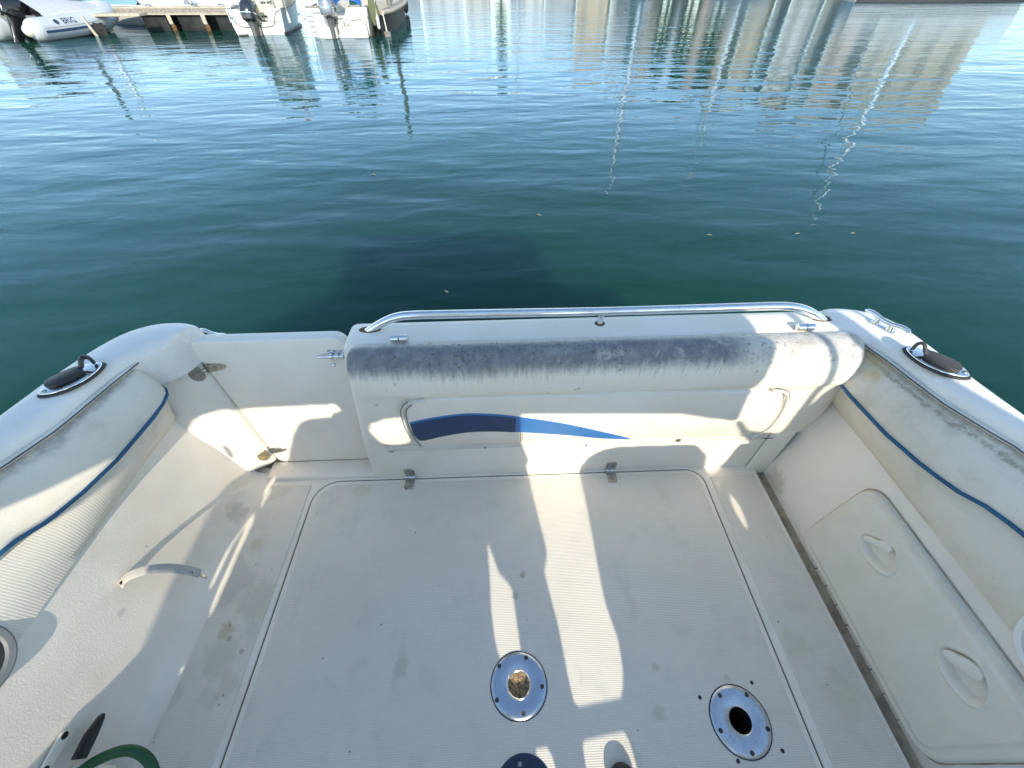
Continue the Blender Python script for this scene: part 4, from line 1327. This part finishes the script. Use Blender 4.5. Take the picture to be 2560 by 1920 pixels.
# boat two: white, silver engine
b2 = empty("moored_boat", (-5.95, 20.72, W), radians(3), "white moored motorboat with a silver outboard engine, blue tarpaulin and boarding ladder", "motorboat", "white boats moored stern-to at the pontoon")
h, rows = hull_loft(b2, 2.36, 5.4, .86, .45, .10)
transom_cap(b2, rows, (.30, .62))
strip_along(rows, 0, -.03, .022, "rubbing_strake", 'grey_trim', h)
prism("waterline_stripe", [(r[0][0] * .955, r[0][1]) for r in rows] + [(-r[0][0] * .955, r[0][1]) for r in rows[::-1]], -.02, .012, 'growth', h, 0)
for x0, x1 in ((-.62, -.10), (.52, 1.06)):
    box("stern_platform", ((x0 + x1) / 2, -.20, .17), (x1 - x0, .34, .34), 'hull', b2, .03, 2)
box("stern_locker", (.78, -.18, .43), (.52, .26, .18), 'hull', b2, .03, 2)
box("locker_plate", (.62, -.318, .44), (.20, .008, .13), 'cream', b2, .004, 1)
tube("strake", smooth_path([(.40, -.325, .52), (.8, -.33, .53), (1.08, -.25, .56), (1.12, .1, .60)], 4), .012, 'grey_trim', b2, 6)
box("coaming", (-.86, .02, .89), (.50, .06, .05), 'wood_grey', b2, .01, 1)
box("coaming", (.70, .02, .89), (.46, .06, .05), 'wood_grey', b2, .01, 1)
bm = bmesh.new()
add_box(bm, (0, 2.2, .5), (1.9, 3.6, .05), .02, 1)
from_bm("cockpit_sole", bm, 'cream', b2)
# tarpaulin draped over the cockpit
rows_t = []
for i in range(9):
    r = []
    for j in range(11):
        u, w = i / 8, j / 10
        r.append((-.10 + 1.0 * w, .20 + 1.2 * u, 1.02 + .32 * sin(pi * w) + .22 * u + .05 * sin(9 * w + 4 * u) - (.25 if i == 0 else 0)))
    rows_t.append(r)
grid("tarpaulin", rows_t, 'tarp_blue', b2, ang=80)
for x in (-.42, .62):
    prism("canvas_side", [(-.14, .86), (.14, .86), (.11, 1.75), (-.08, 1.75)], 0, .03, 'tarp_green', b2, 0, 1, Matrix(((1, 0, 0), (0, 0, 1), (0, 1, 0))), (x, .25, 0))
box("canopy_top", (.1, 1.3, 1.78), (1.5, 2.1, .06), 'tarp_green', b2, .03, 2)
box("cabin_post", (-.70, .55, 1.15), (.16, .12, .8), 'cream', b2, .02, 1)
box("cabin_post", (.86, .5, 1.2), (.10, .10, 1.0), 'cream', b2, .02, 1)
outboard(b2, -.22, -.02, .46, 'cowl_silver', radians(-5), 1.40)
ladder(b2, -1.16, -.90, -.08, .02, .72, .04, 5)
letters("name_lettering", "Calypso", .125, 'letter_dark', b2, (-.74, -.052, .735), (pi / 2, 0, 0))
letters("maker_lettering", "Gypsy", .075, 'grey_trim', b2, (.62, -.052, .74), (pi / 2, 0, 0))
for k, dx in enumerate((0, .14)):
    tube("fuel_hose", smooth_path([(-.08 + dx, -.2, .52), (.16 + dx, -.32, .58), (.26 + dx, -.28, .40), (.10 + dx, -.30, .34)], 5), .010, 'black', b2, 6)
for x in (-1.02, 1.04):
    tube("davit_tube", [(x, .05, .86), (x + .02, .05, 1.30)], .012, 'chrome', b2, 6)
    box("rail_clamp", (x, .03, 1.0), (.05, .10, .06), 'chrome', b2, .01, 1)
# dangling fenders
fender((-8.40, 22.32, .18), .36, .055, 0, "white fender on the side of the navy-engined boat")
fender((-7.28, 20.9, .36), .30, .05, .2, "white fender at the left stern corner of the silver-engined boat")
fender((-4.52, 20.95, .10), .42, .06, 0, "white fender hanging off the right side of the silver-engined boat")
# paddle and olive cover on the right quarter
bl = empty("boarding_paddle", (-4.28, 20.9, W), 0, "grey paddle blade standing in the water right of the silver-engined boat", "paddle")
tube("shaft", [(0, .05, .66), (.05, 0, .10)], .022, 'rope', bl, 8)
box("blade", (.06, -.02, -.02), (.24, .03, .34), 'pile', bl, .01, 1)
ov = prism("folded_cover", smooth2([(-.16, .02), (.05, .10), (.12, .36), (.04, .70), (-.10, .98), (-.20, .80), (-.24, .40)], 3), -.07, .07, 'olive', None, .03, 2, Matrix(((1, 0, 0), (0, 0, 1), (0, 1, 0))), (-4.55, 21.02, 0))
tag(ov, "olive green rolled cover standing at the right corner of the silver-engined boat", "cover")

# inflatable with tilted black engine on the far left
rb = empty("inflatable_dinghy", (-18.75, 21.75, W), radians(-14), "grey-white inflatable dinghy under a white cover, tilted black outboard on its stern", "dinghy")
def rib_tube(s):
    L = [(1.02, -.55, .32), (1.02, -.2, .33), (1.02, .3, .33), (1.02, 1.6, .36), (.98, 2.4, .42), (.80, 3.1, .52), (.42, 3.6, .62), (0, 3.75, .66)]
    pts = smooth_path([(s * x, y, z) for x, y, z in L], 4)
    n = len(pts)
    rr = [.36 if i > 3 else (.20, .28, .325, .352)[i] for i in range(n)]
    t = tube("air_tube", pts, rr, 'tube_white', rb, 18)
    band = [p + Vector((s * .345 * (1 if p.y < 2.4 else .7), .0 if p.y < 2.4 else .18, -.06)) for p in pts[4:]]
    tube("rubbing_band", band, .045, 'letter_dark', t, 6, sq=(.5, 1))
    tube("rubbing_band", [p + Vector((0, 0, .10)) for p in band], .012, 'grey_trim', t, 6)
    lathe("tube_cone", [(.205, .02), (.19, -.06), (.13, -.14), (.07, -.18), (.001, -.19)], (s * 1.02, -.55, .32), 'hull', t, 18, Matrix(((1, 0, 0), (0, 0, 1), (0, -1, 0))))
    return t
rib_tube(-1)
rib_tube(1)
box("transom_board", (0, .12, .42), (1.75, .06, .60), 'grey_trim', rb, .01, 1)
box("rigid_floor", (0, 1.6, .12), (1.6, 3.1, .20), 'hull', rb, .05, 2)
rows_t = []
for i in range(15):
    r = []
    for j in range(17):
        u, w = i / 14, j / 16
        x = -1.15 + 2.3 * w
        ridge = (1 - abs(2 * w - 1) ** 1.6)
        z = .62 + ridge * (.62 * (1 - .45 * u)) + .035 * sin(14 * w + 3 * u) * (1 - abs(2 * w - 1)) + (-.18 if j in (0, 16) else 0)
        r.append((x * (1 - .45 * max(0, u - .6) / .4), .30 + 3.1 * u, z))
    rows_t.append(r)
grid("boat_cover", rows_t, 'cloth_white', rb, ang=80)
outboard(rb, .14, .05, .34, 'cowl_black', radians(-30), 1.5, radians(-6), 'cowl_black')
letters("maker_lettering", "BRIG", .27, 'letter_dark', rb, (1.335, .95, .53), (radians(58), 0, radians(90)))
lathe("round_badge", [(.085, 0), (.08, .008), (.001, .01)], (1.335, .42, .53), 'letter_dark', rb, 16, rot_to((1, 0, .62)))
tube("grab_line", smooth_path([(.98, .3, .73), (1.02, .9, .70), (.98, 1.5, .74), (1.0, 2.1, .74), (.94, 2.6, .82)], 4), .016, 'rope', rb, 6)

# plank on the end of a gangway between dinghy and pontoon
gw = box("gangway_plank", (-16.2, 23.7, .31), (2.5, .55, .09), 'wood_pale', None, .01, 1, Matrix.Rotation(radians(-4), 4, 'Z'))
tag(gw, "weathered gangway plank jutting from the pontoon beside the inflatable dinghy", "gangway")
gp = empty("mooring_post", (-16.85, 23.0, W), 0, "pale slanted post with dark board standing in the water right of the dinghy", "post")
tube("pole", [(-.28, 0, .60), (.05, -.1, -.25)], .06, 'wood_pale', gp, 10)
box("board", (.16, .05, .12), (.46, .05, .52), 'float', gp, .01, 1, Matrix.Rotation(radians(10), 4, 'Y'))

# ------------------------------------------------------------------ floating pontoon with a finger
pont = empty("floating_pontoon", (-14.0, 24.4, W), radians(-11), "weathered wooden floating pontoon on black floats behind the dinghy and boats", "pontoon")
bm = bmesh.new()
for k in range(70):
    add_box(bm, (-11.6 + k * .205, .95, .755 + random.uniform(-.004, .004)), (.19, 1.7, .035), 0)
tag(from_bm("deck_board", bm, 'wood_grey', pont), kind='stuff')
box("edge_beam", (-4.5, .06, .765), (14.4, .12, .06), 'wood_pale', pont, .01, 1)
box("side_beam", (-4.5, .03, .655), (14.4, .07, .15), 'wood_grey', pont, .008, 1)
box("lower_beam", (-4.5, -.01, .56), (14.4, .05, .05), 'wood_pale', pont, .008, 1)
for x in (-9.4, -6.8, -1.6, .2, 2.1):
    f = box("float", (x + .2, .85, .22), (1.22 if x > -3 else 2.2, 1.45, .62), 'float', pont, .06, 3)
for x in (-.72, .98):
    box("pile_bracket", (x + .26, -.03, .40), (.20, .05, .36), 'wood_pale', pont, .02, 1)
    box("weed", (x + .28, .0, .10), (.22, .10, .26), 'growth', pont, .05, 2)
for x in (-1.4, .9, 2.2):
    tube("dock_cleat", [(x - .16, .18, .84), (x, .18, .86), (x + .16, .18, .84)], .022, 'chrome', pont, 6)
tube("mooring_line", smooth_path([(-4.5, .3, .80), (-3, .28, .83), (-1.5, .32, .81), (.6, .3, .82), (2.6, .35, .81)], 5), .03, 'rope', pont, 6)

fin = empty("pontoon_finger", (0, 0, 0), 0, "right end of the pontoon, pale curved edge over black underside, beside the silver-engined boat", "pontoon")
fo = [(-4.36, 21.15), (-4.20, 22.0), (-4.20, 23.1), (-4.32, 25.5), (-4.58, 28.4), (-5.02, 31.5), (-7.2, 31.5), (-6.3, 27.6), (-5.0, 23.4), (-4.62, 21.3)]
prism("deck", fo, .30, .40, 'wood_grey', fin, .01, 1)
tube("edge_beam", smooth_path([(x + .02, y, .37) for x, y in fo[:6]], 4), .075, 'wood_pale', fin, 8)
prism("float", [(x - .16, y + .12) for x, y in fo], -.62, .30, 'float', fin, .02, 1)
bm = bmesh.new()
for k in range(36):
    y = 21.6 + k * .27
    add_box(bm, (-4.95 - (y - 21) * .085, y, .412 + random.uniform(-.003, .003)), (1.0 + (y - 21.2) * .05, .24, .02), 0)
tag(from_bm("deck_board", bm, 'wood_pale', fin), kind='stuff')
pl = lathe("mooring_pile", [(.10, -3), (.10, 3.6), (.085, 3.72), (.001, 3.75)], (-4.72, 24.85, 0), 'pile', None, 16)
tag(pl, "grey mooring pile rising at the right end of the pontoon", "pile")
bu = empty("hanging_fender", (-5.25, 32.6, W), 0, "black fender dangling just above the water beyond the pontoon end", "fender")
lathe("fender_body", [(.001, .02), (.12, .12), (.16, .3), (.16, .6), (.10, .78), (.03, .85), (.001, .86)], (0, 0, 0), 'black', bu, 16)
tube("lanyard", [(0, 0, .84), (.05, -.1, 1.5), (.12, -.3, 2.0)], .02, 'black', bu, 6)

# boats and covers on the far side of the pontoon, cut by the top of the photo
def far_dinghy(x, y, rz, mt, label, L=2.6, r=.22):
    d = empty("upturned_dinghy", (x, y, W + .35), rz, label, "dinghy", "small dinghies lying behind the pontoon")
    tube("air_tube", smooth_path([(-.6, 0, .45), (-.62, 1.0, .45), (-.55, L * .8, .5), (0, L * 1.05, .56), (.55, L * .8, .5), (.62, 1.0, .45), (.6, 0, .45)], 5), r, mt, d, 12)
    box("floor_panel", (0, L * .45, .42), (1.1, L * .8, .12), 'hull', d, .04, 1)
    return d
far_dinghy(-14.3, 26.9, radians(80), 'tube_white', "pale grey inflatable dinghy behind the pontoon, left of the navy-engined boat")
far_dinghy(-11.6, 27.2, radians(95), 'tube_white', "white inflatable dinghy behind the pontoon, closest to the navy-engined boat")
cv = empty("covered_boat", (-17.2, 28.4, W), radians(70), "boat under a pale teal cover behind the pontoon, right of the inflatable dinghy", "motorboat")
h, rows = hull_loft(cv, 1.9, 4.6, .72, .3)
rows_t = [[(x * .9, .1 + 4.0 * i / 8, .74 + .42 * (1 - (x) ** 2) * (1 - .4 * i / 8)) for x in [-1 + .2 * j for j in range(11)]] for i in range(9)]
grid("boat_cover", rows_t, 'cover_teal', cv, ang=80)
h2 = empty("white_cruiser", (-26.0, 27.0, W), radians(4), "white cruiser behind the pontoon at the left edge", "motorboat")
hull_loft(h2, 2.6, 7.0, 1.1, .5)
box("cabin", (0, 3.2, 1.7), (1.9, 3.0, 1.3), 'hull', h2, .15, 3)
box("window_band", (0, 1.69, 1.95), (1.5, .02, .45), 'glass_green', h2, .01, 1)

# ------------------------------------------------------------------ sailing yachts: their masts show in the ripples
def yacht(azd, D, mast_h, L, rz, label, mast_mt='mast', lean=0.0, stern=.45, fb=1.15, jib=True, mr=.19):
    x, y = D * sin(radians(azd)), D * cos(radians(azd))
    yt = empty("sailing_yacht", (x, y, W), rz, label, "sailing yacht", "sailing yachts whose masts ripple on the water")
    h, rows = hull_loft(yt, L * .30, L, fb, .35, .22)
    transom_cap(yt, rows, (.30, fb - .15))
    for v in list(yt.children):
        v.location = (0, -L * stern, 0)
    prism("black_waterline", [(r[0][0] * .90, r[0][1] - L * stern) for r in rows] + [(-r[0][0] * .90, r[0][1] - L * stern) for r in rows[::-1]], -.05, .14, 'antifoul', yt, 0)
    box("coachroof", (0, L * .10, fb + .30), (L * .17, L * .36, .45), 'hull', yt, .12, 3)
    m = tube("mast", [(0, 0, fb), (lean * .5, 0, mast_h * .5), (lean, 0, mast_h)], [mr, mr, mr * .75], mast_mt, yt, 10)
    for f in (.45, .72):
        tube("spreader", [(-.75, 0, mast_h * f), (.75, 0, mast_h * f)], .03, mast_mt, m, 6)
    tube("boom", [(0, -.1, fb + 1.0), (0, -L * .36, fb + .95)], .09, mast_mt, yt, 8)
    tube("furled_sail", [(0, -.2, fb + 1.16), (0, -L * .34, fb + 1.08)], .13, 'cloth_white', yt, 8)
    tube("backstay", [(lean, 0, mast_h), (0, -L * stern + .1, fb)], .014, 'dark_line', yt, 5)
    if jib:
        tube("furled_jib", [(0, .1, mast_h * .94), (0, L * .53, fb + .2)], .05, 'cloth_white', yt, 6)
    for s in (-1, 1):
        tube("shroud", [(lean, 0, mast_h * .96), (s * .75, 0, mast_h * .72), (s * L * .14, 0, fb)], .012, 'dark_line', yt, 5)
    return yt
y1 = yacht(38.6, 47.5, 47.5 * tan(radians(18.3)) - 1.77, 10.4, radians(-105), "white sailing yacht with black waterline lying broadside at the top right", jib=False)
tube("dark_halyard", [(.3, -1.0, 13.0), (.4, -2.4, 1.2)], .03, 'dark_line', y1, 5)
yacht(14.95, 62, 62 * tan(radians(18.6)) - 1.77, 10.5, radians(170), "sailing yacht beyond the frame whose white mast ripples right of centre", lean=.3)
yacht(24.3, 66, 66 * tan(radians(16.2)) - 1.77, 10, radians(185), "sailing yacht beyond the frame with thinner mast reflected left of the big yacht")
yacht(2.4, 84, 84 * tan(radians(9.4)) - 1.77, 9, radians(176), "distant sailing yacht whose short white mast ripples near the picture centre", mr=.2)
yacht(-35.9, 44, 44 * tan(radians(8.6)) - 1.77, 8, radians(200), "small sailing yacht behind the pontoon, its white mast reflected beside the dinghy")
yacht(-37.3, 50, 50 * tan(radians(8.5)) - 1.77, 8, radians(190), "sailing yacht behind the pontoon with a grey mast reflected by the dinghy", mast_mt='pile')

# ------------------------------------------------------------------ quay and town, seen only as reflections
quay = tag(prism("quay", [(-140, 118), (-60, 128), (0, 118), (60, 96), (96, 68), (120, 60), (160, 150), (0, 260), (-200, 220)], -1.5, .9, 'wood_pale', None, 0), "stone quay along the far side of the harbour", kind='structure')
WALLS = {
    'cream': ((.80, .66, .48), 0), 'ochre': ((.78, .57, .34), 0), 'white': ((.82, .76, .66), 0), 'pink': ((.76, .58, .46), 0), 'grey': ((.50, .48, .45), 0), 'stone': ((.62, .54, .44), 0)}
for kk, (cc, _) in WALLS.items():
    M['wall_' + kk] = plain(kk + "_render", cc, .85, var=.12, nscale=.6)
M['roof'] = plain("terracotta_roof", (.36, .14, .08), .85, var=.3)
M['shutter'] = plain("grey_green_shutter", (.36, .33, .28), .6, var=.3)
M['foliage'] = plain("dark_foliage", (.045, .065, .03), .8, var=.4, nscale=2)
def building(a0, a1, el, D, wall, label, depth=12, roof='flat'):
    """facade facing the basin between two bearings; el = roof elevation seen in the water"""
    ac = radians((a0 + a1) / 2)
    w = D * (tan(radians(a1) - ac) - tan(radians(a0) - ac))
    H = D * tan(radians(el)) - 1.47
    x, y = D * sin(ac), D * cos(ac)
    b = empty("waterfront_building", (x, y, .9), -ac, label, "building", "town houses along the far quay")
    box("wall", (0, depth / 2, (H - .9) / 2), (w, depth, H - .9), 'wall_' + wall, b, .05, 1)
    if roof == 'tile':
        prism("roof", [(-w / 2 - .4, 0), (w / 2 + .4, 0), (w / 2 - .8, 1.5), (-w / 2 + .8, 1.5)], -.4, depth, 'roof', b, 0, 1, Matrix(((1, 0, 0), (0, 0, 1), (0, 1, 0))), (0, 0, H - .9))
    else:
        box("cornice", (0, depth / 2, H - .75), (w + .4, depth + .4, .3), 'wall_stone', b, .05, 1)
    nf = max(1, int((H - 1.5) / 3.0))
    nc = max(2, int(w / 2.6))
    wproto = None
    for f in range(nf):
        for c in range(nc):
            px, pz = -w / 2 + w * (c + .5) / nc, 2.0 + f * 3.0
            if wproto is None:
                wproto = box("window", (0, 0, 0), (1.0, .16, 1.6), 'shutter', b, 0)
                wproto.location = (px, -.02, pz)
            else:
                o = wproto.copy()
                COL.objects.link(o)
                o.location = (px, -.02, pz)
    return b
T = [(-10.5, -7.6, 4.2, 120, 'grey', "low grey building at the left of the far quay", 'flat'),
     (-7.4, -3.2, 4.5, 120, 'white', "low white building left of the dark tree on the far quay", 'flat'),
     (-3.0, -.4, 4.3, 120, 'cream', "small cream house beside the dark tree on the far quay", 'flat'),
     (1.7, 5.2, 4.9, 117, 'white', "white house right of the dark tree on the far quay", 'flat'),
     (5.3, 8.5, 5.0, 115, 'grey', "pale grey house left of the ochre house", 'flat'),
     (8.6, 12.0, 6.0, 112, 'ochre', "ochre house with terracotta roof", 'tile'),
     (12.1, 14.2, 6.2, 110, 'white', "narrow white house right of the ochre house", 'tile'),
     (15.0, 17.2, 6.7, 108, 'cream', "narrow cream house with terracotta roof", 'tile'),
     (18.0, 19.6, 7.0, 105, 'white', "tall narrow white house between trees", 'flat'),
     (20.6, 22.2, 7.6, 103, 'pink', "tall narrow pink house between trees", 'tile'),
     (23.2, 25.2, 8.2, 100, 'cream', "tall cream house with terracotta roof", 'tile'),
     (25.3, 27.4, 8.4, 98, 'ochre', "tall ochre house left of the stone house", 'flat'),
     (27.5, 28.7, 8.0, 97, 'grey', "narrow dark grey house", 'flat'),
     (28.8, 31.4, 8.7, 95, 'white', "tall white house left of the big cream block", 'tile'),
     (31.5, 33.0, 8.3, 94, 'stone', "stone house left of the big cream block", 'flat'),
     (33.1, 36.2, 8.7, 92, 'pink', "pink apartment house beside the big cream block", 'flat'),
     (36.3, 43.4, 8.7, 90, 'cream', "big cream apartment block at the right end of the quay", 'flat')]
for a0, a1, el, D, wmt, lab, rf in T:
    building(a0, a1, el, D, wmt, lab, roof=rf)
def quay_tree(azd, D, el, w, label):
    x, y = D * sin(radians(azd)), D * cos(radians(azd))
    H = D * tan(radians(el)) - 1.47
    t = empty("quay_tree", (x, y, .8), 0, label, "tree", "trees on the far quay")
    tube("trunk", [(0, 0, 0), (.1, 0, H * .5), (0, 0, H * .8)], [.25, .18, .06], 'pile', t, 8)
    bm = bmesh.new()
    for k in range(420):
        a, u = random.uniform(0, 2 * pi), random.uniform(-1, 1)
        r = random.uniform(.45, 1) ** .5
        s = sqrt(1 - u * u)
        c = Vector((w * r * s * cos(a), w * r * s * sin(a), H * .60 + u * r * H * .40))
        n = Vector((random.gauss(0, 1), random.gauss(0, 1), random.gauss(0, 1))).normalized()
        e1 = n.orthogonal().normalized() * .5
        e2 = n.cross(e1)
        bm.faces.new([bm.verts.new(c + e1), bm.verts.new(c + e2), bm.verts.new(c - e1), bm.verts.new(c - e2)])
    from_bm("crown", bm, 'foliage', t)
quay_tree(.7, 112, 6.2, 1.2, "slender dark tree alone on the far quay")
quay_tree(17.7, 100, 7.3, 1.3, "dark tree left of the tall narrow white house")
quay_tree(20.0, 98, 7.5, 1.4, "dark tree between the white and pink narrow houses")
quay_tree(22.7, 95, 8.0, 1.4, "dark tree left of the tall cream house")
quay_tree(14.6, 104, 6.4, 1.0, "dark tree right of the narrow white house")

# ------------------------------------------------------------------ specks floating on the water
LEAVES = [(-1.59, 5.43, 2.87, 1.2), (1.98, 3.59, 2.84, 1.0), (2.82, 3.57, 0.17, 1.0), (3.34, 3.55, 0.25, 1.0), (0.4, 4.12, 2.51, 1.0), (-0.45, 2.74, 2.21, 1.0), (-2.87, 1.85, 2.01, 1.0)]
LEAF_LABELS = ["small pale leaf floating farthest out, on the left half of the open water",
               "small pale leaf floating left of two others, right of the picture centre",
               "small pale leaf floating between two others near the right side of the open water",
               "small pale leaf floating farthest right, level with two other leaves",
               "tiny pale leaf floating alone beyond the dark water shadow, near the picture centre",
               "small pale leaf floating inside the dark shadow just behind the grab rail",
               "tiny pale fleck floating beside the left rod holder"]
proto = None
for i, (x, y, a, s) in enumerate(LEAVES):
    if proto is None:
        bm = bmesh.new()
        pts = [(-.03, 0), (-.012, .010), (.012, .012), (.03, .002), (.014, -.009), (-.012, -.011)]
        vs = [bm.verts.new((px, py, .004 + .006 * abs(py) * 40)) for px, py in pts]
        f = bm.faces.new(vs)
        bmesh.ops.solidify(bm, geom=[f], thickness=.002)
        proto = from_bm("floating_leaf", bm, 'leaf')
        o = proto
    else:
        o = proto.copy()
        COL.objects.link(o)
    o.location = (x, y, W)
    o.rotation_euler = (0, 0, a)
    o.scale = (s, s, 1)
    tag(o, LEAF_LABELS[i], "leaf", "small leaves floating on the water")
